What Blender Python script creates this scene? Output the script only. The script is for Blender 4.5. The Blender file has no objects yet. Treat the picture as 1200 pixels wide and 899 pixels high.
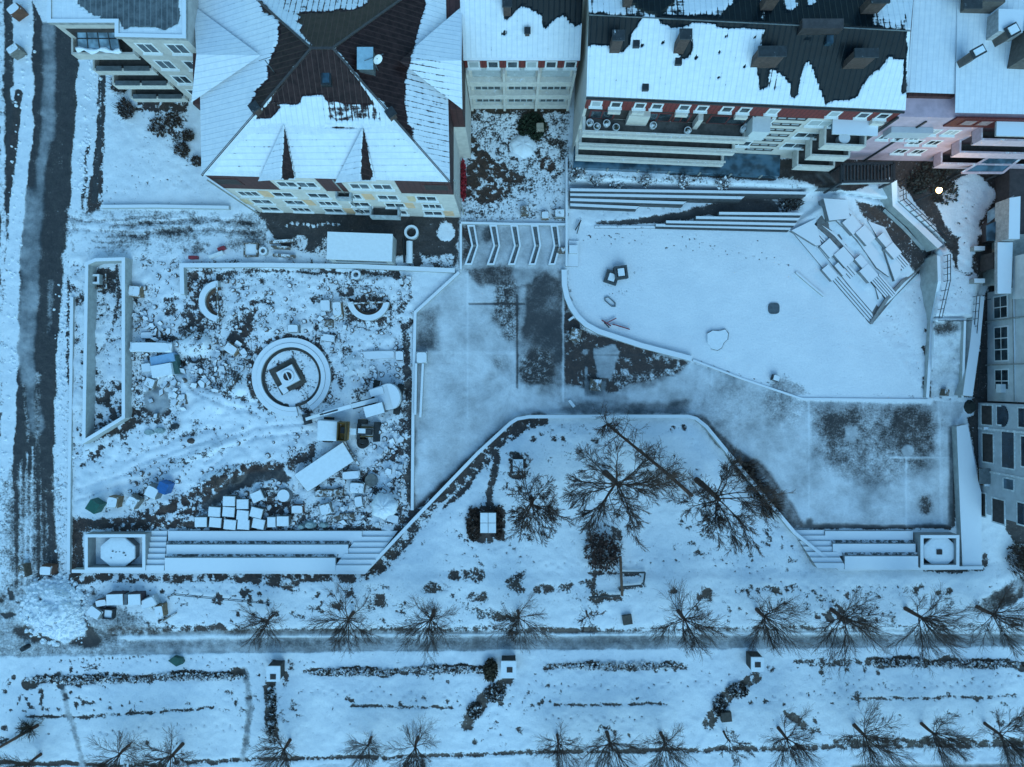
import bpy, math, random
import numpy as np
from mathutils import Vector, Matrix
random.seed(7)
SC = bpy.context.scene
COL = SC.collection
S = 12.0                      # photo pixels per metre on the ground
H = 800.0 / S                 # drone height in metres
R = math.radians

# ------------------------------------------------------------ camera, light
cam_d = bpy.data.cameras.new('camera'); cam = bpy.data.objects.new('camera', cam_d); COL.objects.link(cam)
cam.location = (0, 0, H); cam.rotation_euler = (0, 0, 0)
cam_d.sensor_width = 36; cam_d.lens = 24.0; cam_d.clip_end = 3000
SC.camera = cam
SUN_EL, SUN_AZ = 42, 165      # overcast, brighter towards the south-south-east
w = bpy.data.worlds.new('World'); SC.world = w; w.use_nodes = True
nt = w.node_tree; nt.nodes.clear()
sky = nt.nodes.new('ShaderNodeTexSky'); sky.sky_type = 'NISHITA'; sky.sun_disc = False
sky.sun_elevation = R(SUN_EL); sky.sun_rotation = R(SUN_AZ); sky.ozone_density = 2.5; sky.dust_density = 0.4; sky.air_density = 1.6
bg = nt.nodes.new('ShaderNodeBackground'); bg.inputs['Strength'].default_value = 0.112
wo = nt.nodes.new('ShaderNodeOutputWorld')
tn = nt.nodes.new('ShaderNodeMix'); tn.data_type = 'RGBA'; tn.blend_type = 'MULTIPLY'; tn.inputs[0].default_value = 1.0; tn.inputs[7].default_value = (.62, 1.02, 1.14, 1)
nt.links.new(sky.outputs[0], tn.inputs[6]); nt.links.new(tn.outputs[2], bg.inputs[0]); nt.links.new(bg.outputs[0], wo.inputs[0])
sd = bpy.data.lights.new('sun', 'SUN'); sd.energy = 0.8; sd.angle = R(45); sd.color = (0.48, 0.83, 1.0)
so = bpy.data.objects.new('sun', sd); COL.objects.link(so)
so.rotation_euler = (R(90 - SUN_EL), 0, R(180 - SUN_AZ + 0))
SC.view_settings.view_transform = 'Standard'; SC.view_settings.look = 'None'
SC.view_settings.exposure = 0.62; SC.view_settings.gamma = 1.0

# ------------------------------------------------------------ helpers
def P(px, py, z=0.0):
    k = (1 - z / H) / S
    return Vector(((px - 600) * k, (449.5 - py) * k, z))
def L(px, z=0.0):            # a length of px photo pixels at height z, in metres
    return px * (1 - z / H) / S
def lerp(a, b, t): return a + (b - a) * t

class MB:
    def __init__(s): s.v = []; s.f = []; s.mi = []; s.m = 0
    def add(s, vs, fs):
        o = len(s.v); s.v += [tuple(x) for x in vs]
        for f in fs: s.f.append(tuple(o + i for i in f)); s.mi.append(s.m)
        return s
    def hexa(s, b, t):
        n = len(b)
        fs = [tuple(range(n))[::-1], tuple(range(n, 2 * n))] + [(i, (i + 1) % n, n + (i + 1) % n, n + i) for i in range(n)]
        return s.add(list(b) + list(t), fs)
    def prism(s, pts, z0, z1):
        a = sum(pts[i][0] * pts[(i + 1) % len(pts)][1] - pts[(i + 1) % len(pts)][0] * pts[i][1] for i in range(len(pts)))
        if a < 0: pts = pts[::-1]
        return s.hexa([(p[0], p[1], z0) for p in pts], [(p[0], p[1], z1) for p in pts])
    def box(s, c, sx, sy, z0, z1, rot=0.0, taper=1.0):
        ca, sa = math.cos(rot), math.sin(rot)
        def q(k, z): return [(c[0] + (x * ca - y * sa) * k, c[1] + (x * sa + y * ca) * k, z) for x, y in ((-sx/2, -sy/2), (sx/2, -sy/2), (sx/2, sy/2), (-sx/2, sy/2))]
        return s.hexa(q(1, z0), q(taper, z1))
    def obox(s, p, q, wd, ht):      # a bar from p to q, 3D, width wd, height ht
        p, q = Vector(p), Vector(q); d = (q - p).normalized()
        up = Vector((0, 0, 1)) if abs(d.z) < .95 else Vector((0, 1, 0))
        x = d.cross(up).normalized() * wd / 2; y = x.cross(d).normalized() * ht / 2
        r = lambda c: [c - x - y, c + x - y, c + x + y, c - x + y]
        return s.hexa(r(p), r(q))
    def tube(s, path, rad, n=6):
        path = [Vector(p) for p in path]; o = len(s.v); m = len(path)
        for i, p in enumerate(path):
            d = (path[min(i + 1, m - 1)] - path[max(i - 1, 0)]); d = d.normalized() if d.length > 1e-6 else Vector((0, 0, 1))
            a = d.cross(Vector((0, 0, 1)) if abs(d.z) < .9 else Vector((1, 0, 0))).normalized(); b = d.cross(a)
            r = rad[i] if isinstance(rad, (list, tuple)) else rad
            for k in range(n):
                t = 2 * math.pi * k / n; s.v.append(tuple(p + (a * math.cos(t) + b * math.sin(t)) * r))
        for i in range(m - 1):
            for k in range(n):
                s.f.append((o + i*n + k, o + i*n + (k+1) % n, o + (i+1)*n + (k+1) % n, o + (i+1)*n + k)); s.mi.append(s.m)
        s.f.append(tuple(o + k for k in range(n))[::-1]); s.f.append(tuple(o + (m-1)*n + k for k in range(n))); s.mi += [s.m, s.m]
        return s
    def ring(s, c, r0, r1, z0, z1, a0=0, a1=360, n=48):
        full = abs(a1 - a0) >= 360; m = n if full else n + 1; o = len(s.v)
        for i in range(m):
            t = R(a0 + (a1 - a0) * i / n); cx, cy = math.cos(t), math.sin(t)
            for r_, z in ((r0, z0), (r1, z0), (r1, z1), (r0, z1)): s.v.append((c[0] + r_*cx, c[1] + r_*cy, z))
        for i in range(n):
            j = (i + 1) % m
            for k in range(4):
                s.f.append((o + i*4 + k, o + i*4 + (k+1) % 4, o + j*4 + (k+1) % 4, o + j*4 + k)); s.mi.append(s.m)
        if not full:
            s.f.append((o, o+3, o+2, o+1)); e = o + n*4; s.f.append((e, e+1, e+2, e+3)); s.mi += [s.m, s.m]
        return s
    def disc(s, c, r, z0, z1, n=24, sq=1.0, taper=1.0):
        b = [(c[0] + r*math.cos(2*math.pi*i/n), c[1] + r*sq*math.sin(2*math.pi*i/n), z0) for i in range(n)]
        t = [(c[0] + taper*(x - c[0]), c[1] + taper*(y - c[1]), z1) for x, y, _ in b]
        return s.hexa(b, t)
    def fbox(s, F, u0, u1, z0, z1, d0, d1):
        (A, t, n) = F
        q = lambda u, d: (A[0] + t[0]*u + n[0]*d, A[1] + t[1]*u + n[1]*d)
        pts = [q(u0, d0), q(u0, d1), q(u1, d1), q(u1, d0)]
        return s.prism(pts, z0, z1)
    def wall(s, pts, wd, z0, z1, closed=False, dz=None):   # a wall along a world polyline, mitred
        n = len(pts); pts = [Vector((p[0], p[1])) for p in pts]; Ls = []; Rs = []
        for i in range(n):
            a = pts[(i - 1) % n] if closed or i > 0 else None; b = pts[(i + 1) % n] if closed or i < n - 1 else None
            d1 = (pts[i] - a).normalized() if a is not None else None; d2 = (b - pts[i]).normalized() if b is not None else None
            if d1 is None: d1 = d2
            if d2 is None: d2 = d1
            n1 = Vector((-d1.y, d1.x)); n2 = Vector((-d2.y, d2.x)); m = (n1 + n2)
            m = m.normalized() if m.length > 1e-4 else n1
            k = min(wd / 2 / max(m.dot(n1), .35), wd * 1.4)
            Ls.append(pts[i] + m*k); Rs.append(pts[i] - m*k)
        o = len(s.v)
        for i in range(n):
            e = dz[i] if dz else 0
            s.v += [(Rs[i].x, Rs[i].y, z0), (Ls[i].x, Ls[i].y, z0), (Ls[i].x, Ls[i].y, z1 + e), (Rs[i].x, Rs[i].y, z1 + e)]
        for i in range(n if closed else n - 1):
            j = (i + 1) % n
            for k in range(4):
                s.f.append((o+i*4+k, o+j*4+k, o+j*4+(k+1) % 4, o+i*4+(k+1) % 4)); s.mi.append(s.m)
        if not closed:
            s.f.append((o, o+1, o+2, o+3)); e = o + (n-1)*4; s.f.append((e+3, e+2, e+1, e)); s.mi += [s.m, s.m]
        return s
    def build(s, name, mat, parent=None, smooth=False):
        me = bpy.data.meshes.new(name)
        c = Vector((0, 0, 0))
        if parent is not None: c = root_loc(parent)
        me.from_pydata([(x - c.x, y - c.y, z - c.z) for x, y, z in s.v], [], s.f)
        mats = mat if isinstance(mat, (list, tuple)) else [mat]
        for m in mats: me.materials.append(m)
        if len(mats) > 1: me.polygons.foreach_set('material_index', s.mi)
        if smooth: me.polygons.foreach_set('use_smooth', [True]*len(me.polygons))
        me.update()
        o = bpy.data.objects.new(name, me); COL.objects.link(o)
        if parent is not None: o.parent = parent
        return o
def root_loc(o):
    v = Vector((0, 0, 0))
    while o is not None: v += o.location; o = o.parent
    return v
def thing(name, label, cat, loc=(0, 0, 0), group=None):
    o = bpy.data.objects.new(name, None); COL.objects.link(o); o.location = loc; o.empty_display_size = .3
    o['label'] = label; o['category'] = cat
    if group: o['group'] = group
    return o
def tag(o, label, cat, group=None):
    o['label'] = label; o['category'] = cat
    if group: o['group'] = group
    return o
def struct(o): o['kind'] = 'structure'; return o
def copy_tree(o, parent=None):
    c = o.copy(); COL.objects.link(c)
    if parent is not None: c.parent = parent
    for ch in list(o.children): copy_tree(ch, c)
    return c
def center(mb): 
    xs = [v[0] for v in mb.v]; ys = [v[1] for v in mb.v]; zs = [v[2] for v in mb.v]
    return Vector(((min(xs)+max(xs))/2, (min(ys)+max(ys))/2, min(zs)))
def single(name, mb, mat, label, cat, group=None, smooth=False):   # one-mesh thing with its origin at its base
    c = center(mb); me_o = bpy.data.objects.new('tmp', None); me_o.location = c
    o = mb.build(name, mat, None, smooth)
    o.data.transform(Matrix.Translation(-c)); o.location = c
    return tag(o, label, cat, group)

# ------------------------------------------------------------ materials
def N(nt, t, **kw):
    n = nt.nodes.new(t)
    for k, v in kw.items():
        if k.startswith('i_'): n.inputs[int(k[2:])].default_value = v
        else: setattr(n, k, v)
    return n
SNOW = (0.80, 0.83, 0.87, 1)
def noise(nt, co, scale, detail=4, rough=.6):
    n = nt.nodes.new('ShaderNodeTexNoise'); n.inputs['Scale'].default_value = scale; n.inputs['Detail'].default_value = detail; n.inputs['Roughness'].default_value = rough
    nt.links.new(co, n.inputs['Vector']); return n.outputs[0]
def math_(nt, op, a, b=None, c=None, clamp=False):
    n = nt.nodes.new('ShaderNodeMath'); n.operation = op; n.use_clamp = clamp
    for i, x in enumerate((a, b, c)):
        if x is None: continue
        if isinstance(x, (int, float)): n.inputs[i].default_value = x
        else: nt.links.new(x, n.inputs[i])
    return n.outputs[0]
def maprange(nt, x, a, b, c=0., d=1., smooth=True):
    n = nt.nodes.new('ShaderNodeMapRange'); n.interpolation_type = 'SMOOTHSTEP' if smooth else 'LINEAR'
    for i, q in enumerate((x, a, b, c, d)):
        if isinstance(q, (int, float)): n.inputs[i].default_value = q
        else: nt.links.new(q, n.inputs[i])
    return n.outputs[0]
def mix(nt, f, a, b):
    n = nt.nodes.new('ShaderNodeMix'); n.data_type = 'RGBA'
    if isinstance(f, (int, float)): n.inputs[0].default_value = f
    else: nt.links.new(f, n.inputs[0])
    for i, q in ((6, a), (7, b)):
        if isinstance(q, tuple): n.inputs[i].default_value = q if len(q) == 4 else q + (1,)
        else: nt.links.new(q, n.inputs[i])
    return n.outputs[2]
MATS = {}
def M(name, col, snow=0.0, rough=.75, var=.25, vs=3.0, metal=0., seam=None, emit=None):
    """plain weathered surface; snow lies on its upward faces (share 0..1)"""
    if name in MATS: return MATS[name]
    m = bpy.data.materials.new(name); m.use_nodes = True; nt = m.node_tree
    b = nt.nodes['Principled BSDF']; co = nt.nodes.new('ShaderNodeNewGeometry')
    pos = co.outputs['Position']
    n1 = noise(nt, pos, vs, 5, .65)
    dark = tuple(x * (1 - var) for x in col[:3]) + (1,); lite = tuple(min(1, x * (1 + var)) for x in col[:3]) + (1,)
    base = mix(nt, maprange(nt, n1, .3, .7), dark, lite)
    if seam:
        ax, sp, dk = seam
        sx = nt.nodes.new('ShaderNodeSeparateXYZ'); nt.links.new(pos, sx.inputs[0])
        fr = math_(nt, 'FRACT', math_(nt, 'DIVIDE', sx.outputs[ax], sp))
        ln = maprange(nt, math_(nt, 'ABSOLUTE', math_(nt, 'SUBTRACT', fr, .5)), .36, .48)
        base = mix(nt, ln, base, tuple(x * dk for x in col[:3]) + (1,))
    rg = rough
    if snow > 0:
        sz = nt.nodes.new('ShaderNodeSeparateXYZ'); nt.links.new(co.outputs['True Normal'], sz.inputs[0])
        up = maprange(nt, sz.outputs[2], .45, .7)
        n2 = noise(nt, pos, 2.2, 6, .7)
        n3 = noise(nt, pos, 13., 3, .6)
        s = maprange(nt, math_(nt, 'ADD', math_(nt, 'MULTIPLY', n2, .8), math_(nt, 'MULTIPLY', n3, .2)), 1.0 - snow * .78 - .06, 1.0 - snow * .78 + .05) if snow < 1 else 1.0
        f = math_(nt, 'MULTIPLY', up, s)
        sc = mix(nt, n2, (SNOW[0]*.93, SNOW[1]*.93, SNOW[2]*.94, 1), SNOW)
        base = mix(nt, f, base, sc)
    nt.links.new(base, b.inputs['Base Color'])
    b.inputs['Roughness'].default_value = rg; b.inputs['Metallic'].default_value = metal
    bp = nt.nodes.new('ShaderNodeBump'); bp.inputs['Strength'].default_value = .25; bp.inputs['Distance'].default_value = .05
    nt.links.new(n1, bp.inputs['Height']); nt.links.new(bp.outputs[0], b.inputs['Normal'])
    if emit:
        b.inputs['Emission Color'].default_value = emit[0] + (1,); b.inputs['Emission Strength'].default_value = emit[1]
    MATS[name] = m; return m
def glass(name, col, rough=.12):
    if name in MATS: return MATS[name]
    m = bpy.data.materials.new(name); m.use_nodes = True; nt = m.node_tree; b = nt.nodes['Principled BSDF']
    co = nt.nodes.new('ShaderNodeNewGeometry'); n1 = noise(nt, co.outputs['Position'], .9, 2)
    nt.links.new(mix(nt, maprange(nt, n1, .35, .65), tuple(x*.5 for x in col), tuple(min(1, x*1.5) for x in col)), b.inputs['Base Color'])
    b.inputs['Roughness'].default_value = rough; b.inputs['IOR'].default_value = 1.5
    MATS[name] = m; return m
def cover_mat(name, kind):
    """ground / roof surface: vertex layer G = (snow cover, brown soil, softness of the snow edge, green)"""
    m = bpy.data.materials.new(name); m.use_nodes = True; nt = m.node_tree; b = nt.nodes['Principled BSDF']
    at = nt.nodes.new('ShaderNodeAttribute'); at.attribute_name = 'G'
    sp = nt.nodes.new('ShaderNodeSeparateColor'); nt.links.new(at.outputs['Color'], sp.inputs[0])
    cov, soil, soft, gr = sp.outputs[0], sp.outputs[1], sp.outputs[2], at.outputs['Alpha']
    g = nt.nodes.new('ShaderNodeNewGeometry'); pos = g.outputs['Position']
    if kind == 'ground':
        na = noise(nt, pos, 1.3, 6, .72); nb = noise(nt, pos, 5.5, 4, .7); nc = noise(nt, pos, .25, 3)
        nl = noise(nt, pos, .30, 3, .5)
        nh = math_(nt, 'ADD', math_(nt, 'MULTIPLY', na, .5), math_(nt, 'MULTIPLY', nb, .5))
        ns = math_(nt, 'ADD', math_(nt, 'ADD', math_(nt, 'MULTIPLY', nl, .6), math_(nt, 'MULTIPLY', na, .3)), math_(nt, 'MULTIPLY', nb, .1))
        nn = math_(nt, 'ADD', math_(nt, 'MULTIPLY', nh, math_(nt, 'SUBTRACT', 1., soft)), math_(nt, 'MULTIPLY', ns, soft))
        amp = maprange(nt, soft, 0, 1, 3.4, 1.15, False)
        v = math_(nt, 'ADD', cov, math_(nt, 'MULTIPLY', math_(nt, 'SUBTRACT', nn, .5), amp))
        wd = maprange(nt, soft, 0, 1, .13, .55, False)
        mask = maprange(nt, v, math_(nt, 'SUBTRACT', .5, wd), math_(nt, 'ADD', .5, wd))
        asph = mix(nt, maprange(nt, nn, .3, .7), (.020, .020, .021, 1), (.066, .064, .064, 1))
        slab = mix(nt, maprange(nt, nn, .35, .65), (.055, .066, .074, 1), (.115, .132, .142, 1))
        asph = mix(nt, maprange(nt, soft, .45, .95), asph, slab)
        dirt = mix(nt, maprange(nt, nn, .3, .7), (.014, .008, .006, 1), (.105, .048, .027, 1))
        grs = mix(nt, maprange(nt, nb, .3, .7), (.020, .016, .006, 1), (.085, .056, .020, 1))
        base = mix(nt, gr, mix(nt, soil, asph, dirt), grs)
        sn = mix(nt, maprange(nt, math_(nt, 'ADD', math_(nt, 'MULTIPLY', nc, .5), math_(nt, 'MULTIPLY', nb, .5)), .3, .7), (.70, .74, .79, 1), (.84, .86, .89, 1))
        nt.links.new(mix(nt, mask, base, sn), b.inputs['Base Color'])
        nt.links.new(maprange(nt, mask, 0, 1, .42, .85, False), b.inputs['Roughness'])
        hh = math_(nt, 'ADD', math_(nt, 'MULTIPLY', mask, .6), math_(nt, 'MULTIPLY', nn, .6))
        bp = nt.nodes.new('ShaderNodeBump'); bp.inputs['Strength'].default_value = .7; bp.inputs['Distance'].default_value = .2
        nt.links.new(hh, bp.inputs['Height']); nt.links.new(bp.outputs[0], b.inputs['Normal'])
    else:
        tint = {'brown': ((.018, .009, .009, 1), (.042, .021, .020, 1)), 'slate': ((.002, .006, .009, 1), (.005, .011, .015, 1)), 'grey': ((.075, .09, .10, 1), (.15, .17, .18, 1))}[kind]
        sx = nt.nodes.new('ShaderNodeSeparateXYZ'); nt.links.new(pos, sx.inputs[0])
        dirn = soil      # 0: seams run along y, 1: along x
        c1 = mix(nt, dirn, math_(nt, 'ADD', sx.outputs[0], 0.), math_(nt, 'ADD', sx.outputs[1], 0.))
        cv = nt.nodes.new('ShaderNodeSeparateColor'); nt.links.new(c1, cv.inputs[0])
        fr = math_(nt, 'FRACT', math_(nt, 'DIVIDE', cv.outputs[0], .42))
        seam = maprange(nt, math_(nt, 'ABSOLUTE', math_(nt, 'SUBTRACT', fr, .5)), .34, .5)
        mp = nt.nodes.new('ShaderNodeMapping'); mp.inputs['Scale'].default_value = (5.5, .8, .6); nt.links.new(pos, mp.inputs[0])
        mp2 = nt.nodes.new('ShaderNodeMapping'); mp2.inputs['Scale'].default_value = (.8, 5.5, .6); nt.links.new(pos, mp2.inputs[0])
        ny = noise(nt, mp.outputs[0], 1.0, 4, .6); nx = noise(nt, mp2.outputs[0], 1.0, 4, .6); nb = noise(nt, pos, 2.2, 4, .6)
        nn = math_(nt, 'ADD', math_(nt, 'MULTIPLY', math_(nt, 'ADD', ny, nx), .28), math_(nt, 'MULTIPLY', nb, .44))
        v = math_(nt, 'ADD', cov, math_(nt, 'MULTIPLY', math_(nt, 'SUBTRACT', nn, .5), 1.7))
        v = math_(nt, 'SUBTRACT', v, math_(nt, 'MULTIPLY', seam, math_(nt, 'MULTIPLY', soft, .25)))
        mask = maprange(nt, v, .42, .60)
        base = mix(nt, maprange(nt, nb, .3, .7), *tint)
        base = mix(nt, math_(nt, 'MULTIPLY', seam, .55), base, tuple(min(1, x * 1.7) for x in tint[1][:3]) + (1,))
        sn = mix(nt, maprange(nt, nn, .35, .65), (.72, .76, .81, 1), (.84, .86, .89, 1))
        sn = mix(nt, math_(nt, 'MULTIPLY', seam, math_(nt, 'MULTIPLY', math_(nt, 'MULTIPLY', soft, nb), .55)), sn, (.42, .46, .50, 1))
        nt.links.new(mix(nt, mask, base, sn), b.inputs['Base Color'])
        nt.links.new(maprange(nt, mask, 0, 1, .33, .85, False), b.inputs['Roughness'])
        b.inputs['Specular IOR Level'].default_value = .16
        hh = math_(nt, 'ADD', math_(nt, 'MULTIPLY', mask, .5), math_(nt, 'MULTIPLY', seam, .5))
        bp = nt.nodes.new('ShaderNodeBump'); bp.inputs['Strength'].default_value = .45; bp.inputs['Distance'].default_value = .06
        nt.links.new(hh, bp.inputs['Height']); nt.links.new(bp.outputs[0], b.inputs['Normal'])
    MATS[name] = m; return m

# ------------------------------------------------------------ snow-cover maps (plan view, 1 cell = 1/12 m)
X0, Y0, CW, CH = -120, -120, 1440, 1140
gx, gy = np.meshgrid(np.arange(CW) + X0, np.arange(CH) + Y0); gx = gx.astype(np.float32); gy = gy.astype(np.float32)
rng = np.random.default_rng(3)
def vnoise(step):
    a = rng.random((int(CH / step) + 3, int(CW / step) + 3)).astype(np.float32)
    u = (np.arange(CW) / step); v = (np.arange(CH) / step); ui = u.astype(int); vi = v.astype(int)
    fu = u - ui; fv = v - vi; fu = fu*fu*(3-2*fu); fv = fv*fv*(3-2*fv)
    A = a[vi][:, ui]; B = a[vi][:, ui+1]; C = a[vi+1][:, ui]; D = a[vi+1][:, ui+1]
    return ((A*(1-fu)+B*fu)*(1-fv[:, None]) + (C*(1-fu)+D*fu)*fv[:, None]).astype(np.float32)
def fnoise(step, o=4):
    r = 0; k = 0
    for i in range(o):
        if step / 2**i < 1.5: break
        r = r + vnoise(step / 2**i) / 1.7**i; k += 1 / 1.7**i
    return r / k
WX, WY = fnoise(22, 4) - .5, fnoise(22, 4) - .5
NA, NB, NC, ND = fnoise(60, 5), fnoise(14, 3), fnoise(6, 2), fnoise(140, 4)
COV = np.ones((CH, CW), np.float32); SOIL = np.full((CH, CW), .6, np.float32); SOFT = np.zeros((CH, CW), np.float32); GRN = np.zeros((CH, CW), np.float32)
HGT = np.zeros((CH, CW), np.float32)
LAY = {'c': COV, 's': SOIL, 'o': SOFT, 'g': GRN}
def sub(pts, pad):
    xs = [p[0] for p in pts]; ys = [p[1] for p in pts]
    x0 = max(0, int(min(xs) - pad - X0)); x1 = min(CW, int(max(xs) + pad - X0) + 1); y0 = max(0, int(min(ys) - pad - Y0)); y1 = min(CH, int(max(ys) + pad - Y0) + 1)
    return slice(y0, y1), slice(x0, x1)
def segd(x, y, pts, closed=False):
    d = None
    n = len(pts)
    for i in range(n if closed else n - 1):
        ax, ay = pts[i][0], pts[i][1]; bx, by = pts[(i+1) % n][0], pts[(i+1) % n][1]; dx, dy = bx-ax, by-ay; l2 = dx*dx+dy*dy + 1e-6
        t = np.clip(((x-ax)*dx+(y-ay)*dy)/l2, 0, 1); q = np.hypot(x-ax-t*dx, y-ay-t*dy)
        d = q if d is None else np.minimum(d, q)
    return d
def inside(x, y, pts):
    r = np.zeros(x.shape, bool); n = len(pts)
    for i in range(n):
        ax, ay = pts[i][0], pts[i][1]; bx, by = pts[(i+1) % n][0], pts[(i+1) % n][1]
        if ay == by: continue
        c = ((ay > y) != (by > y)) & (x < (bx-ax)*(y-ay)/(by-ay)+ax); r ^= c
    return r
def polymask(pts, fe=3, wob=0):
    sl = sub(pts, fe*2 + wob + 2); x = gx[sl] + WX[sl]*wob*2; y = gy[sl] + WY[sl]*wob*2
    d = segd(x, y, pts, True); d = np.where(inside(x, y, pts), d, -d)
    return sl, np.clip(d/fe + .5, 0, 1)
def linemask(pts, wd, fe=2, wob=0):
    sl = sub(pts, wd + fe*2 + wob + 2); x = gx[sl] + WX[sl]*wob*2; y = gy[sl] + WY[sl]*wob*2
    return sl, np.clip((wd/2 - segd(x, y, pts))/fe + .5, 0, 1)
def put(sm, **kw):
    sl, m = sm
    for k, v in kw.items():
        a = LAY[k]; a[sl] = a[sl]*(1-m) + v*m
def poly(pts, fe=3, wob=0, **kw): put(polymask(pts, fe, wob), **kw)
def line(pts, wd, fe=2, wob=0, **kw): put(linemask(pts, wd, fe, wob), **kw)
def blob(x, y, r, fe=4, wob=4, sq=1., **kw):
    poly([(x + r*math.cos(a*math.pi/6), y + r*sq*math.sin(a*math.pi/6)) for a in range(12)], fe, wob, **kw)
def raise_(pts, h, fe=8, wob=0):
    sl, m = polymask(pts, fe, wob); m = m*m*(3-2*m); HGT[sl] = HGT[sl]*(1-m) + h*m
def heap(x, y, r, h, sq=1., rot=0.):
    sl = sub([(x-r*1.3, y-r*1.3), (x+r*1.3, y+r*1.3)], 2); dx = gx[sl]-x; dy = gy[sl]-y; c, s_ = math.cos(rot), math.sin(rot)
    u = (dx*c+dy*s_)/r; v = (-dx*s_+dy*c)/(r*sq); q = np.clip(1-(u*u+v*v)*(1 + (NB[sl]-.5)*.8), 0, 1)
    HGT[sl] += h*q*(.6 + .8*NB[sl])
def rect(x0, y0, x1, y1): return [(x0, y0), (x1, y0), (x1, y1), (x0, y1)]
# ============================================================ snow cover painting
COV -= .16*np.clip(ND - .5, 0, 1)*2
# --- terrain heights
raise_([(668,178),(960,180),(1000,188),(1000,222),(930,224),(668,214)], 1.6, 14)
raise_([(1000,150),(1330,150),(1330,300),(1150,320),(1135,360),(1104,372),(1104,286),(1049,238),(985,228),(960,200)], 2.3, 12)
raise_([(1096,286),(1150,318),(1140,372),(1094,372)], 2.2, 6)
sl, m = polymask([(925,266),(985,225),(1048,238),(1100,288),(1020,378)], 4); tt = ((gx[sl]-927)*.757 - (gy[sl]-268)*.654)
HGT[sl] = np.maximum(HGT[sl]*(1-m), m*np.clip(tt/75, 0, 1.1)) 
sl, m = polymask([(1094,372),(1132,372),(1128,466),(1088,466)], 2); HGT[sl] = np.maximum(HGT[sl], m*np.clip(2.1*(466-gy[sl])/94, 0, 2.1))
raise_([(85,672),(984,668),(1300,668),(1300,740),(60,740)], .35, 22)
raise_([(620,500),(800,500),(920,625),(960,668),(450,672)], .3, 24)
# --- left street
poly([(-120,-120),(92,-120),(92,60),(78,300),(66,420),(62,640),(70,700),(-120,720)], 4, 3, c=.03, s=.15, o=.2)
COV[:, :220] -= 0
line([(66,-60),(56,40),(54,150),(46,230),(38,330),(32,430)], 14, 8, 4, c=.25, o=1)
line([(35,230),(33,330),(28,420),(44,500)], 20, 8, 3, c=.27, o=1)
line([(60,20),(58,160)], 14, 8, 3, c=.28, o=1)
line([(44,440),(44,560)], 7, 4, 2, c=.36, o=.4)
line([(28,452),(33,520)], 5, 3, 2, c=.36, o=.3)
line([(60,330),(57,390)], 8, 4, 2, c=.28, o=.6)
line([(30,-60),(28,90),(30,150),(18,260),(14,340),(10,470),(5,620),(2,720)], 17, 3, 4, c=1.0, s=.3, o=0)
line([(24,-60),(26,110)], 26, 4, 4, c=1.0, o=.1)
line([(22,110),(14,190),(8,220)], 9, 3, 3, c=.06, s=.4)
line([(12,-10),(14,100)], 6, 3, 3, c=.2)
line([(0,-60),(2,120),(4,330),(-2,480)], 8, 3, 4, c=.75)
line([(112,-40),(107,60),(102,150),(94,225)], 22, 3, 3, c=1., s=.3)
line([(119,80),(117,150),(110,235)], 7, 2, 2, c=.05, s=.1)
line([(104,170),(96,240)], 4, 3, 3, c=.3)
line([(82,300),(76,400),(74,470),(73,560),(72,680)], 17, 4, 3, c=.85, s=.3)
line([(80,330),(80,450)], 3, 2, 2, c=.2)
line([(92,355),(89,420),(90,500),(86,520)], 7, 2, 2, c=.0, s=.7)
line([(86,345),(84,440)], 3, 1.5, .5, c=.25)
poly([(0,560),(66,560),(70,690),(0,700)], 26, 6, c=.44, s=.3, o=.35)
for k in range(9):
    x = 12 + 6.5*k; line([(x, 520+random.random()*50), (x+random.uniform(-3,3), 690)], 3, 3, 2, c=random.choice((.1, .7, .62)), o=.3)
line([(56,560),(60,600),(66,700)], 6, 3, 3, c=.08)
poly([(85,636),(98,636),(96,672),(86,700),(80,690)], 3, 3, c=.12, s=.7)
# --- lawn beside the top left block
poly([(118,90),(160,100),(160,127),(238,127),(240,245),(118,242)], 4, 2, c=.93, o=0)
poly([(178,128),(240,128),(240,180),(218,196),(196,160)], 6, 8, c=.5, s=.6)
blob(200,150,14,6,8,c=.3,s=.7); blob(222,178,10,5,6,c=.25,s=.7); blob(214,142,9,4,6,c=.3,s=.7)
line([(122,60),(121,130),(117,240)], 5, 2, 1, c=.1)
poly(rect(158,112,240,130), 3, 2, c=.02, s=.6)
# --- crossing between street and building site
poly([(78,243),(300,246),(320,262),(310,296),(80,302)], 8, 5, c=.72, s=.3, o=.35)
for k in range(16):
    y = 250 + 2.6*k + random.uniform(-2,2); x = random.uniform(80,190); line([(x,y),(x+random.uniform(30,120),y+random.uniform(-8,4))], 2, 2, 3, c=random.choice((.45,.5,.58)))
poly([(104,205),(116,205),(116,245),(102,248)], 3, 3, c=.15)
poly([(252,256),(300,256),(320,285),(270,290)], 8, 9, c=.5, s=.3)
poly([(300,246),(540,250),(536,312),(470,312),(330,286),(318,268)], 4, 6, c=.02, s=.25, o=0)
for k in range(11): blob(336+k*6, 264+random.uniform(-2,2), 2.3, 1.5, 2, c=.8)
blob(524,272,10,2,5,c=.95); poly([(495,296),(532,300),(532,312),(494,310)], 4, 5, c=.62); blob(380,290,12,5,8,c=.5); blob(352,284,9,3,6,c=.6)
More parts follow.
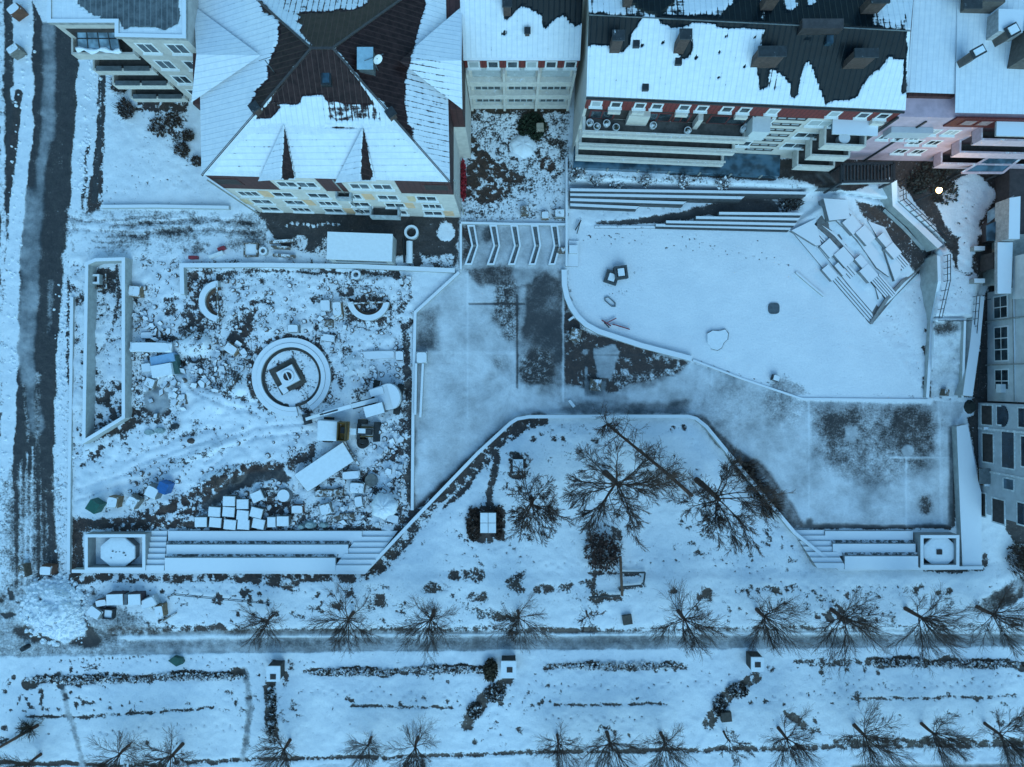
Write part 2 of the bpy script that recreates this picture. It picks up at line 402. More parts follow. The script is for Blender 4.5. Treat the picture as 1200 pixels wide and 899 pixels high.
# --- courtyard
poly(rect(538,126,668,258), 2, 2, c=.60, s=.55, o=0)
poly([(540,194),(566,182),(590,196),(600,214),(596,240),(546,238)], 5, 9, c=.03, s=.9, g=.12)
poly([(540,160),(560,165),(562,190),(540,200)], 5, 6, c=.12, s=.8, g=.3)
poly(rect(538,126,668,133), 3, 3, c=.05, s=.6, g=.4)
poly([(582,188),(614,208),(606,216),(584,206)], 5, 8, c=.12, s=.8, g=.1)
blob(641,193,9,3,3,c=.02,s=1); blob(624,150,19,3,4,c=.04,s=.6,g=.7); blob(613,171,15,2,2,c=.95)
sl = sub(rect(596,155,640,188), 1); d = np.abs(np.hypot(gx[sl]-613, gy[sl]-171)-19); COV[sl] = np.where(d < 2.5, .35, COV[sl])
poly([(650,205),(668,205),(668,258),(560,258),(600,236)], 14, 6, c=.70)
blob(650,170,14,6,9,c=.42,s=.6,g=.2); blob(560,140,12,6,8,c=.45,g=.3,s=.6)
# --- stepped lawn strip below the long block
poly([(668,186),(1000,186),(985,224),(930,240),(668,262)], 3, 2, c=.86, s=.4, o=.1)
line([(680,193),(745,196),(830,204),(905,208)], 8, 2, 1, c=.0, s=.2)
poly([(866,188),(1030,186),(1046,206),(1000,226),(968,222),(942,210),(866,206)], 4, 3, c=.02, s=.3)
poly(rect(872,192,898,206), 4, 3, c=.72); poly([(668,186),(684,186),(690,200),(676,212),(668,212)], 4, 5, c=.62)
line([(680,188),(864,192)], 4, 3, 2, c=.65)
line([(674,210),(700,206),(760,210),(860,210)], 5, 5, 5, c=.55, s=.4)
poly([(698,260),(760,254),(800,247),(850,236),(885,231),(912,236),(913,250),(830,252),(770,262),(700,266)], 4, 3, c=.02, s=.1, o=.3)
poly([(905,232),(940,232),(938,250),(914,250)], 5, 6, c=.5)
# --- terrace square (fresh snow)
poly([(662,262),(930,268),(1020,378),(1088,468),(940,466),(812,422),(730,400),(690,383),(668,352),(662,318)], 3, 1, c=1.05, o=0)
for k in range(26):
    x = 690 + 9*k; y = 272 + .1*(x-690) + 10*math.sin(k*.8); blob(x, y + (4 if k % 2 else 0), 1.3, 1, 1, c=.52); 
for k in range(12): blob(820+13*k, 285+k*3.2, 1.2, 1, 1, c=.5)
for k in range(16): blob(815+7*k+random.uniform(-3,3), 420+2.6*k, .9, 1, 1, c=.6)
blob(728,332,24,26,3,c=.86)
poly([(1020,378),(1098,298),(1094,380),(1088,450),(1082,462)], 3, 2, c=.9, s=.3)
for k in range(26): blob(random.uniform(1082,1096), random.uniform(305,462), random.uniform(1,3), 2, 3, c=.25, s=.5)
line([(1083,448),(1091,462)], 5, 2, 3, c=.1)
# --- upper walk, north east
poly([(1020,186),(1130,178),(1135,212),(1110,236),(1098,236),(1108,266),(1124,278),(1122,316),(1142,320),(1142,262),(1160,240),(1172,230),(1178,236),(1150,262),(1146,322),(1120,322),(1114,300),(1092,262),(1070,236),(1046,210)], 5, 5, c=.10, s=.3, g=.12)
poly([(1128,206),(1170,204),(1168,228),(1136,262),(1128,270),(1110,240),(1104,226)], 3, 3, c=.97)
poly([(1126,274),(1146,252),(1150,284),(1140,300),(1128,290)], 3, 3, c=.95)
poly([(1058,214),(1072,236),(1090,262),(1106,284),(1096,286),(1056,236)], 3, 3, c=.92)
poly([(1108,300),(1120,318),(1160,326),(1150,350),(1134,376),(1096,376),(1104,330)], 5, 4, c=.9)
poly([(1002,236),(1040,241),(1094,292),(1074,322),(1052,300),(1030,268),(1008,250)], 4, 4, c=.22, s=.25)
poly(rect(1146,276,1170,330), 3, 2, c=.04, s=.2)
poly([(1140,200),(1330,180),(1330,640),(1190,640),(1148,560),(1140,470),(1158,340),(1172,300),(1172,230)], 4, 3, c=.12, s=.3)
poly([(1096,376),(1130,376),(1126,464),(1090,466)], 2, 1, c=.66, o=.8, s=.2); blob(1108,386,14,8,5,sq=.5,c=.25,o=.3)
poly([(1137,380),(1152,346),(1160,340),(1150,466),(1128,466)], 2, 1, c=.1)
# --- paved square
SQ = [(485,366),(540,318),(540,262),(662,262),(662,318),(672,368),(690,386),(812,424),(940,467),(1135,470),(1120,500),(1116,618),(930,620),(830,495),(806,484),(618,486),(600,492),(484,600)]
poly(SQ, 2, 0, c=.63, s=.25, o=.97)
poly([(540,262),(600,262),(592,322),(560,326),(538,320)], 14, 6, c=.5, o=.9)
poly([(538,262),(556,262),(552,300),(540,310)], 8, 5, c=.15, s=.7, o=.5); blob(572,276,9,6,5,c=.25,o=.7)
poly([(604,316),(662,316),(668,376),(662,470),(652,462),(616,446),(606,400)], 20, 14, c=.14, s=.35, o=.75)
poly([(584,326),(606,326),(606,395),(586,394),(580,370)], 9, 9, c=.38, s=.35, o=.3)
poly([(545,314),(602,312),(600,330),(560,334)], 5, 5, c=.28, s=.4, o=.6)
poly([(602,312),(626,314),(624,330),(606,334)], 3, 4, c=.40, s=.1, o=1)
line([(614,340),(613,362),(612,376)], 9, 4, 5, c=.42, o=.9)
poly([(488,366),(514,360),(514,408),(487,410)], 12, 5, c=.28, s=.2, o=.7); blob(584,424,10,10,6,c=.5,o=.6); blob(575,440,8,8,5,c=.48); blob(636,432,16,10,8,c=.2,o=.3)
poly([(606,416),(640,410),(648,452),(610,446)], 10, 10, c=.32, s=.3, o=.2)
poly([(661,352),(672,372),(692,388),(742,404),(808,424),(792,440),(760,446),(738,452),(718,462),(690,458),(662,450)], 4, 5, c=.03, s=.62, o=.2)
poly([(716,440),(800,428),(780,448),(730,462)], 6, 8, c=.36, s=.5)
poly([(696,406),(722,402),(728,416),(718,444),(700,444),(698,420)], 2, 5, c=.46, s=.1, o=1)
blob(686,412,4,2,2,c=.4,s=.2,o=.8); line([(687,430),(689,462)], 4, 2, 2, c=.4, s=.1, o=.8)
poly([(684,446),(712,446),(710,464),(686,464)], 3, 3, c=.3, s=.1, o=.9)
poly([(684,470),(812,470),(808,486),(690,486),(650,480)], 5, 6, c=.26, s=.3, o=.9); blob(720,466,18,5,6,sq=.3,c=.35,s=.5)
poly([(952,470),(1090,472),(1104,500),(1090,545),(1050,560),(990,560),(950,530)], 24, 10, c=.40, o=.5, s=.25)
poly([(1050,480),(1092,484),(1094,524),(1056,528)], 12, 6, c=.24, o=.4); blob(985,505,22,12,8,c=.30,o=.4); blob(1086,592,8,8,6,sq=1.6,c=.3,o=.3); blob(1020,560,16,14,8,c=.44)
blob(850,480,40,26,10,c=.55,o=.8); blob(920,470,30,16,8,c=.5,o=.6)
for a, b in (((948,468),(948,616)),((1062,536),(1062,616)),((1042,536),(1112,536)),((548,320),(548,490)),((490,413),(606,413)),((660,320),(660,470)),((700,416),(720,416)),((1100,470),(1104,616)),((834,424),(834,450))):
    line([a, b], 1.8, 2.8, 1.2, c=.77, o=.95)
for a, b in (((606,345),(606,455)),((550,356),(615,356)),((663,415),(760,416)),((695,390),(695,460))): line([a, b], 1.1, 1.2, 0, c=.0, s=.3)
line([(936,466),(1090,470)], 6, 4, 1, c=1., o=.5)
blob(1064,528,7,2,0,c=.5,o=1,s=.1); poly(rect(990,500,1004,518), 4, 2, c=.45, o=.9)
poly([(808,486),(826,490),(842,508),(872,534),(888,540),(908,560),(934,600),(946,618),(926,620)], 4, 5, c=.15, s=.6, o=.75)
line([(944,617),(1112,618)], 5, 2, 3, c=.05, s=.4); blob(948,612,4,3,3,c=.0)
poly([(1112,500),(1122,500),(1120,618),(1112,618)], 2, 1, c=.1, s=.1)
poly([(1134,490),(1158,478),(1160,570),(1142,560)], 3, 2, c=.06, s=.2)
poly([(1120,505),(1135,500),(1150,572),(1150,664),(1126,664)], 2, 0, c=1.05)
# --- building site
ST = [(82,300),(484,300),(484,600),(430,668),(84,622)]
sl, m = polymask(ST, 6, 3); COV[sl] = COV[sl]*(1-m) + m*(.84 + .75*(NA[sl]-.5) + .75*(NB[sl]-.5)); SOIL[sl] = SOIL[sl]*(1-m) + m*.40
HGT[sl] += m*(NB[sl]-.5)*.42 + m*(NA[sl]-.5)*.3
for p in ([(214,318),(260,318),(260,378),(236,386),(216,376)], [(404,346),(458,346),(460,384),(408,384)]): poly(p, 4, 5, c=.28, s=.7)
for (x, y, r) in ((198,354,7),(200,366,6),(288,372,12),(300,360,8),(222,382,16),(250,384,12),(276,398,10),(330,410,9),(290,420,12),(210,430,9),(240,436,16),(270,445,12),(310,470,12),(325,480,9),(238,448,10),(378,382,6),(364,352,5),(372,350,5),(386,392,7),(405,412,7),(400,445,8),(432,448,8),(420,460,10),(468,360,8),(478,380,8),(474,330,6),(176,398,7),(170,366,6),(474,350,9),(470,500,10),(460,526,12),(478,480,8),(400,552,10),(424,560,10),(444,552,8),(472,560,10),(470,600,9),(420,610,11),(395,610,9),(380,566,9),(366,540,8),(262,452,12),(300,456,10)):
    blob(x, y, r, 4, 9, c=random.uniform(.22,.5), s=random.uniform(.4,.8))
blob(289,387,8,3,3,c=.02,s=.7); 
blob(183,469,15,2,6,c=.36,s=.1,o=1,sq=1.1); line([(172,480),(184,492),(196,484)], 5, 3, 5, c=.1)
poly([(100,520),(148,492),(158,470),(166,486),(196,488),(150,506)], 4, 6, c=.10, s=.6)
line([(106,330),(108,420),(106,505)], 7, 4, 4, c=.2, s=.55, g=.25); blob(122,322,14,4,6,sq=.5,c=.15); blob(122,336,14,4,4,sq=.6,c=.3); line([(136,312),(138,340),(132,380)], 4, 3, 4, c=.3); 
line([(102,512),(110,500),(120,498)], 6, 4, 5, c=.3)
sl = sub(rect(290,390,392,496), 2); d = np.hypot(gx[sl]-340, gy[sl]-442); mk = np.clip((51-d)/2+.5,0,1)*np.clip((d-42)/2,0,1); COV[sl] = COV[sl]*(1-mk)+mk*(.15+.3*NB[sl]); SOIL[sl] = .75; HGT[sl] *= np.clip((d-50)/10, 0, 1)
mk = np.clip((32-d)/2,0,1); COV[sl] = COV[sl]*(1-mk)+mk*(.45+.7*NB[sl]); blob(340,443,17,3,4,c=.2,s=.8)
line([(196,545),(218,540),(236,534),(246,527)], 7, 5, 5, c=.28, s=.6); blob(221,517,6,4,5,c=.2,s=.8,sq=.6)
poly([(90,545),(200,520),(330,480),(380,490),(376,512),(330,545),(240,560),(170,590),(100,610),(84,600)], 10, 6, c=.98)
line([(196,545),(218,540),(236,534),(246,527)], 6, 5, 5, c=.3, s=.6)
for pts_, wd in (([(184,606),(208,588),(236,576),(252,562),(276,552),(300,546),(330,546)], 14), ([(208,610),(236,590),(256,574),(284,562)], 10), ([(244,566),(262,548),(290,545)], 9)):
    line(pts_, wd, 4, 9, c=.12, s=.92)
poly([(236,590),(262,570),(290,554),(330,548),(342,560),(338,566),(300,564),(262,584),(240,600)], 3, 5, c=.12, s=.3, o=.6)
poly([(300,590),(316,572),(336,580),(342,612),(316,620)], 5, 6, c=.2, s=.75)
poly([(84,610),(120,606),(170,604),(200,612),(340,618),(440,616),(446,622),(86,622)], 4, 6, c=.14, s=.75)
poly([(84,622),(98,622),(98,668),(86,668)], 3, 3, c=.2, s=.8)
line([(476,386),(480,460),(482,540),(481,590)], 9, 4, 6, c=.25, s=.3)
line([(212,322),(300,318),(420,321),(480,326)], 4, 3, 4, c=.3); blob(462,320,10,4,6,c=.3,sq=.5)
poly([(330,545),(350,528),(368,520),(370,530),(344,552)], 4, 6, c=.15, s=.7)
heap(225,402,24,1.3,.7); heap(178,408,26,.7,.5); heap(453,590,17,1.2); heap(60,716,38,1.4); heap(280,455,24,.5); heap(210,455,20,.6); heap(420,430,20,.8,.8); heap(245,470,22,.5)
heap(262,560,30,.6,.4,-.4); heap(250,525,36,.35,.3,-.3)
# --- lawn with the big trees and the sheltered strip along its wall
poly([(612,496),(806,496),(930,630),(984,672),(430,676),(470,640)], 4, 3, c=.95, s=.6)
sl = sub(rect(600,496,900,660), 0); COV[sl] -= .30*np.clip(NA[sl]-.52, 0, 1)*2
line([(634,492),(610,498),(586,512),(540,556),(500,592),(470,622),(436,664)], 17, 4, 4, c=.0, s=.6)
line([(506,598),(480,622),(448,660)], 16, 4, 7, c=.36, s=.6)
line([(628,498),(612,504),(590,520),(548,566),(520,594)], 6, 3, 6, c=.2, s=.5)
for x, y in ((646,504),(650,512),(634,508),(626,516),(660,512),(700,515),(786,503),(802,502)): blob(x, y, 4, 3, 6, c=.3)
line([(582,535),(578,560),(572,580),(575,594)], 8, 3, 3, c=.08, s=.5)
poly(rect(546,594,592,636), 4, 6, c=.10, s=.7); poly(rect(595,530,618,560), 3, 4, c=.12, s=.6)
poly([(620,650),(650,600),(668,610),(660,660)], 14, 8, c=1.05)
blob(705,640,22,5,8,c=.3,s=.8,sq=1.2); 
# --- strips, rough ground and the long path at the foot
line([(86,678),(430,676),(460,650)], 11, 4, 5, c=.10, s=.8, g=.15); line([(300,680),(345,684)], 14, 4, 5, c=.05, s=.7)
for k in range(40): blob(random.uniform(90,440), random.uniform(672,685), random.uniform(1.5,4), 2, 3, c=.8)
line([(1080,667),(1152,668),(1154,650)], 7, 3, 5, c=.12, s=.5)
sl, m = polymask([(420,686),(1100,686),(1150,720),(420,735)], 14, 4); COV[sl] -= m*.28*np.clip(NA[sl]-.42, 0, 1)*3
for (x, y, r) in ((535,672,12),(555,675,14),(515,688,12),(560,700,12),(500,690,9),(600,682,10),(612,678,8),(575,718,16),(590,722,12),(446,705,8),(450,690,6),(350,724,7),(395,710,7),(640,692,12),(664,690,10),(610,690,8),(690,685,10),(700,700,12),(790,690,8),(830,694,7),(905,692,8),(925,692,8),(1070,694,7),(1080,690,5)):
    blob(x, y, r, 4, 9, c=random.uniform(.22,.46), s=.65, g=.15, sq=.6)
line([(690,672),(748,672),(756,686),(728,690)], 4, 2, 3, c=.2); line([(696,672),(694,700),(726,702)], 6, 3, 4, c=.2, s=.8)
poly([(-120,735),(120,742),(300,738),(620,741),(1000,738),(1330,738),(1330,756),(1000,760),(620,762),(300,766),(100,770),(-120,774)], 4, 2, c=.40, s=.15, o=.85)
line([(620,751),(1330,748)], 8, 6, 2, c=.28, o=.8); line([(150,754),(620,752)], 7, 6, 3, c=.34, o=.7)
poly([(-40,690),(110,690),(190,735),(130,770),(-40,775)], 16, 6, c=.52, s=.2, o=.5)
line([(74,690),(90,705),(100,735),(112,752),(40,745),(20,738)], 11, 5, 5, c=.10, s=.45)
poly([(30,690),(62,676),(90,692),(100,720),(98,742),(76,756),(52,742),(28,726)], 4, 6, c=1.0)
line([(130,740),(200,737),(300,740)], 9, 4, 7, c=.25, s=.75); line([(300,740),(620,738)], 6, 4, 6, c=.3, s=.5); line([(636,738),(700,738)], 6, 2, 2, c=.0); line([(700,738),(1200,733)], 4, 3, 4, c=.4)
line([(140,748),(300,746)], 4, 3, 3, c=.85); line([(300,746),(1200,741)], 2.5, 2, 1, c=.9)
poly([(1140,715),(1200,668),(1330,620),(1330,690),(1200,700),(1160,722)], 5, 5, c=.34, s=.45, o=.5)
poly([(1184,640),(1330,600),(1330,660),(1196,664)], 8, 4, c=.1, s=.7)
line([(-100,776),(300,770),(620,766),(1330,762)], 8, 4, 2, c=.98)
for pts_, wd, c in (([(30,800),(90,796),(180,795),(285,789)], 9, .06), ([(362,788),(440,787),(540,784),(575,783)], 9, .04), ([(640,781),(720,780),(800,780)], 7, .06), ([(1018,776),(1080,776),(1145,777),(1200,780)], 11, .08), ([(930,775),(1005,776)], 7, .4), ([(30,840),(100,840),(160,836),(250,830)], 3, .05), ([(412,828),(480,829),(530,828)], 3, .05), ([(650,826),(700,826),(746,825),(785,824)], 3, .1), ([(1000,818),(1080,818),(1190,816)], 3, .15),
                  ([(-90,892),(140,897),(240,893),(330,889),(430,888),(530,886),(600,882),(700,881),(860,878),(960,876),(1080,874),(1330,872)], 5, .02), ([(980,870),(1080,870),(1200,868)], 9, .3), ([(318,800),(318,866)], 14, .05), ([(598,798),(580,808),(562,826),(550,838),(548,850)], 13, .05), ([(888,792),(864,808),(842,826),(834,842),(832,850)], 12, .08), ([(924,834),(936,846),(950,858)], 10, .1), ([(955,840),(960,860)], 6, .3)):
    line(pts_, wd, 3, 6 if wd > 5 else 3, c=c, s=.6, g=.25 if wd > 8 else .1)
for k in range(150):
    y = random.choice((792,794,790,830,828,826,826,872,700,704)); x = random.uniform(0, 1200); blob(x, y + random.uniform(-5,5) - x*.009, random.uniform(1,3.4), 2, 4, c=random.uniform(.1,.4), s=.55, g=.2)
for k in range(60): blob(random.uniform(0,1200), random.uniform(776,872), random.uniform(1,2.6), 2, 4, c=random.uniform(.2,.45), s=.6)
for k in range(22): blob(72+5*k, 775-.3*k+random.uniform(-1,1), 1.6, 1, 1, c=.4)
for pts_ in ([(70,790),(78,830),(92,870),(98,900)], [(286,785),(294,830),(284,890)]): line(pts_, 8, 5, 3, c=.5, s=.2, o=.7)
poly([(-120,898),(240,900),(600,887),(900,882),(1330,880),(1330,1020),(-120,1020)], 3, 1, c=.86, o=.9)
line([(1000,899),(1330,896)], 5, 3, 1, c=.2)
# trampled, thawed flecks over the rough ground
NE, NF = fnoise(7, 2), fnoise(85, 4)
FL = np.clip((NE-.58)*6, 0, 1)*np.clip((NF-.45)*5, 0, 1)
for pg, k in (([(0,690),(1200,690),(1200,735),(0,735)], 1.0), ([(0,775),(1200,765),(1200,880),(0,890)], .8), ([(612,500),(806,500),(930,630),(984,672),(440,676)], .55), (ST, .75), ([(78,243),(320,246),(310,300),(80,302)], .8), ([(118,90),(240,100),(240,245),(118,242)], .3)):
    sl, m = polymask(pg, 8); COV[sl] -= m*k*FL[sl]
SWM = polymask([(86,548),(200,520),(262,490),(330,486),(372,500),(368,520),(330,540),(262,548),(200,566),(150,580),(90,592)], 10, 6); COV[SWM[0]] = np.maximum(COV[SWM[0]], .93*SWM[1])
line([(196,545),(218,540),(236,534),(246,527)], 6, 5, 5, c=.34, s=.6)
NG = fnoise(5, 2)
for off in (-6, 6):
    for pts in ([(92,578+off),(170,556+off),(240,530+off),(300,506+off),(372,500+off)], [(150,545+off),(210,520+off),(252,508+off),(262,530+off),(240,548+off)], [(80,262+off),(160,270+off),(240,262+off),(300,268+off)], [(300,478+off),(262,470+off),(230,455+off),(205,420+off)]):
        q = linemask(pts, 3.5, 3, 3); HGT[q[0]] -= .14*q[1]; COV[q[0]] -= .2*q[1]
brk = np.clip((SOIL-.4)*6, 0, 1)*np.clip((.6-COV)*3, 0, 1)*(1-SOFT)
COV += brk*np.clip((NG-.45)*2.6, 0, .8)*np.clip((gx-100)/20, 0, 1)*.75
def trail(pts, gap=7.5, sd=2.0, c=.45):
    acc = 0
    for (ax, ay), (bx, by) in zip(pts[:-1], pts[1:]):
        n = max(1, int(math.hypot(bx-ax, by-ay)/gap)); nx2, ny2 = -(by-ay), bx-ax; l = math.hypot(nx2, ny2)
        for k in range(n):
            acc += 1; q = sd*(1 if acc % 2 else -1); x = lerp(ax, bx, k/n) + nx2/l*q + random.uniform(-.8,.8); y = lerp(ay, by, k/n) + ny2/l*q + random.uniform(-.8,.8)
            blob(x, y, 1.35, 1.2, .5, c=c); sl = sub([(x-3,y-3),(x+3,y+3)], 0); HGT[sl] -= .10*np.clip(1-np.hypot(gx[sl]-x, gy[sl]-y)/2.4, 0, 1)
for pts in ([(668,282),(700,278),(760,274),(830,284),(900,300),(920,312)], [(690,274),(760,286),(850,296),(930,310)], [(800,418),(860,440),(930,458)], [(1095,470),(1130,462),(1120,420),(1116,384)], [(1128,215),(1140,240),(1126,262),(1130,300)],
            [(580,640),(640,660),(700,664),(830,650),(930,690),(1060,690)], [(610,560),(640,600),(650,650)], [(660,520),(760,520),(830,560)], [(90,785),(200,772),(330,776)], [(620,800),(720,806),(830,800),(880,800)], [(350,810),(450,812),(560,815)], [(900,820),(1000,805),(1190,800)], [(110,860),(200,850),(300,855)], [(640,840),(760,842)], [(130,230),(180,210),(230,216)], [(100,690),(250,690),(420,692)], [(300,525),(250,500),(180,520),(100,560)], [(430,340),(400,330),(300,335)], [(470,420),(476,520),(466,580)]): trail(pts)
# faint clumping of all snow so that it never reads as one flat sheet
COV += .16*(NB-.5) + .14*(NC-.5) + .16*np.clip(COV-.85, 0, .2)*1.5
HGT += .17*(NB-.5)*np.clip(COV, 0, 1) + .10*(NC-.5) + .07*np.clip(COV, 0, 1)
SQM = polymask(SQ, 4); HGT[SQM[0]] *= (1 - .8*SQM[1])
TSM = polymask([(662,262),(930,268),(1020,378),(1088,468),(940,466),(812,422),(730,400),(690,383),(668,352),(662,318)], 4); HGT[TSM[0]] *= (1 - .75*TSM[1])

# roofs: s = seam direction (0 seams run up-down the picture), o = strength of the seam pattern
def roof(pts, c, s=0., o=1., fe=1, wob=0): poly(pts, fe, wob, c=c, s=s, o=o)
roof([(-20,-120),(232,-120),(232,60),(216,46),(137,44),(137,26),(50,26)], .97, 0, 0)
poly([(86,-120),(92,4),(112,18),(128,24),(142,25),(146,34),(170,32),(196,36),(210,26),(207,-120)], 3, 3, c=.02, o=0)
roof([(220,-120),(546,-120),(546,216),(222,214)], .95, 0, 1)
poly([(300,-6),(365,57),(238,205),(222,205),(220,-120),(200,-120)], 1, 0, s=1.)
poly([(470,-3),(390,57),(527,214),(546,214),(546,-120),(560,-60)], 1, 0, s=1.)
poly([(304,0),(330,28),(366,58),(300,132),(292,122),(300,104),(312,92),(316,70),(326,52),(328,24),(306,14)], 5, 5, c=.08)
poly([(330,-10),(470,-10),(430,18),(388,57),(366,57),(350,36),(356,30),(346,26),(352,20),(330,8),(362,12),(420,10)], 4, 4, c=.02)
poly([(330,-60),(470,-60),(454,10),(420,10),(376,14),(340,16),(330,6)], 4, 5, c=.66)
poly([(440,-10),(392,57),(470,148),(486,164),(478,130),(476,96),(484,68),(492,32),(500,-10)], 5, 5, c=.03)
poly([(476,100),(486,66),(520,66),(526,120),(528,200),(500,180),(482,150)], 8, 6, c=.72)
poly([(366,58),(390,58),(425,100),(440,124),(424,122),(382,120),(378,112),(356,112),(350,122),(318,120),(320,112)], 3, 4, c=.02)
poly([(382,118),(440,122),(446,142),(384,143)], 4, 4, c=.5)
poly([(316,120),(330,124),(318,140),(300,138)], 3, 3, c=.1); poly([(380,148),(424,149),(424,152),(382,152)], 2, 1, c=.3)
for x in (333, 425): poly([(x+1,149),(x+12,208),(x+2,211),(x-2,210)], 1.5, 1.5, c=.0)
poly([(238,205),(292,152),(470,152),(527,214)], 6, 6, c=.90, s=1., o=1)
for x in (333, 425): poly([(x+1,149),(x+12,208),(x+2,211),(x-2,210)], 1.5, 1.5, c=.0)
line([(292,145),(466,148)], 2, 1.5, 0, c=1.)
roof([(541,-120),(690,-120),(690,70),(541,70)], .93, 0, 1)
poly([(584,-60),(690,-60),(683,26),(676,32),(662,18),(654,22),(640,34),(636,20),(622,14),(610,8),(600,18),(592,24)], 3, 5, c=.02)
blob(617,38,3,2,2,c=0); blob(590,40,2,2,1,c=.1,sq=2)
roof([(684,-120),(1072,-120),(1066,136),(684,116)], .94, 0, 1)
poly([(688,18),(1066,38),(1066,-120),(688,-120)], 4, 4, c=.55)
poly([(688,14),(718,18),(752,20),(748,28),(740,40),(738,54),(728,64),(718,60),(712,54),(688,56)], 3, 3, c=.0)
poly([(770,17),(830,20),(900,26),(898,36),(882,34),(868,34),(850,36),(836,30),(816,28),(800,33),(786,32),(772,26)], 3, 4, c=.02)
blob(802,56,9,3,3,sq=1.5,c=.02); 
poly([(896,26),(1066,36),(1062,110),(1056,112),(1058,70),(1040,66),(1034,76),(1020,90),(1000,116),(966,122),(960,100),(952,84),(944,70),(938,84),(936,110),(926,116),(924,96),(906,80),(900,106),(892,108),(888,70)], 3, 5, c=.0)
poly([(902,82),(908,82),(912,104),(904,108)], 3, 3, c=.6); blob(944,48,4,3,3,c=.5); 
for x, y in ((757,101),(748,48),(752,53),(776,51),(810,53),(843,61),(849,42),(884,44),(889,55),(871,79),(842,92),(815,68)): blob(x, y, 1.8, 1.2, 1, c=.1)
poly([(690,-20),(740,-20),(730,14),(700,12)], 5, 8, c=.9); poly([(800,-20),(870,-20),(850,16),(806,16)], 5, 8, c=.92); poly([(1022,-20),(1062,-20),(1058,26),(1030,22)], 4, 4, c=.9)
poly([(866,0),(890,0),(890,24),(846,22)], 4, 5, c=.03); poly([(725,-10),(800,-10),(770,18),(750,14)], 5, 8, c=.1); poly([(895,-20),(1020,-20),(1020,30),(895,26)], 6, 6, c=.03); blob(926,4,8,4,4,c=.9); blob(950,2,5,3,3,c=.8)
roof([(1062,-120),(1330,-120),(1330,150),(1062,138)], .97, 0, .6)

# ============================================================ ground sheets
CH4 = np.stack([COV, SOIL, SOFT, GRN], -1)
def samp(A, px, py):
    u = np.clip(np.asarray(px) - X0, 0, CW - 1.01); v = np.clip(np.asarray(py) - Y0, 0, CH - 1.01); i = u.astype(int); j = v.astype(int); fu = u - i; fv = v - j
    if A.ndim == 3: fu = fu[..., None]; fv = fv[..., None]
    return (A[j, i]*(1-fu) + A[j, i+1]*fu)*(1-fv) + (A[j+1, i]*(1-fu) + A[j+1, i+1]*fu)*fv
def set_attr(me, cols):
    a = me.attributes.new('G', 'FLOAT_COLOR', 'POINT'); a.data.foreach_set('color', np.ascontiguousarray(cols, np.float32).ravel())
GM = cover_mat('ground_cover', 'ground')
step = 2.0
ax = np.concatenate([[-9000, -2500, -900, -400, -200, -120], np.arange(-60, 1260.1, step), [1310, 1400, 1600, 2100, 3700, 10000]])
ay = np.concatenate([[-9000, -2500, -900, -400, -200, -120], np.arange(-60, 960.1, step), [1010, 1100, 1300, 1800, 3400, 9500]])
VX, VY = np.meshgrid(ax, ay)
VH = samp(HGT, VX, VY); VH[(VX < -60) | (VX > 1300) | (VY < -60) | (VY > 1010)] = 0
VC = samp(CH4, VX, VY)
K = (1 - VH/H)/S
VW = np.stack([(VX-600)*K, (449.5-VY)*K, VH], -1).reshape(-1, 3); VC = VC.reshape(-1, 4)
nx_, ny_ = len(ax), len(ay)
ii = (np.arange(ny_-1)[:, None]*nx_ + np.arange(nx_-1)[None, :])
FQ = np.stack([ii, ii+nx_, ii+nx_+1, ii+1], -1).reshape(-1, 4)
FX = ((VX[:-1, :-1]+VX[1:, 1:])/2).ravel(); FY = ((VY[:-1, :-1]+VY[1:, 1:])/2).ravel()
REG = np.zeros(len(FQ), int)
regs = [('ground', None), ('road', [(-120,-120),(92,-120),(92,60),(78,300),(66,420),(62,640),(70,700),(60,742),(-120,742)]), ('plaza', SQ),
        ('snowy_terrace', [(662,262),(930,268),(1020,378),(1088,468),(940,467),(812,424),(690,386),(672,368),(662,318)]),
        ('path', [(-120,742),(300,738),(620,741),(1000,738),(1330,738),(1330,756),(1000,760),(620,762),(300,766),(100,770),(-120,774)]),
        ('embankment', [(-120,898),(240,900),(600,887),(900,882),(1330,880),(1330,1020),(-120,1020)]),
        ('construction_ground', ST)]
for k, (nm, pg) in enumerate(regs):
    if pg: REG[inside(FX, FY, pg)] = k
def fast_mesh(name, V, F, C, mat):
    u, inv = np.unique(F, return_inverse=True); F2 = inv.reshape(F.shape)
    me = bpy.data.meshes.new(name); me.vertices.add(len(u)); me.vertices.foreach_set('co', V[u].astype(np.float32).ravel())
    me.loops.add(F2.size); me.loops.foreach_set('vertex_index', F2.astype(np.int32).ravel()); me.polygons.add(len(F2))
    me.polygons.foreach_set('loop_start', np.arange(0, F2.size, 4, dtype=np.int32)); me.polygons.foreach_set('loop_total', np.full(len(F2), 4, np.int32))
    me.polygons.foreach_set('use_smooth', np.ones(len(F2), bool))
    me.update(calc_edges=True); set_attr(me, C[u]); me.materials.append(mat)
    o = bpy.data.objects.new(name, me); COL.objects.link(o); return o
for k, (nm, pg) in enumerate(regs):
    struct(fast_mesh(nm, VW, FQ[REG == k], VC, GM))
def gz(px, py): return float(samp(HGT, np.array([px]), np.array([py]))[0])
def G(px, py, dz=0.): return P(px, py, gz(px, py) + dz)

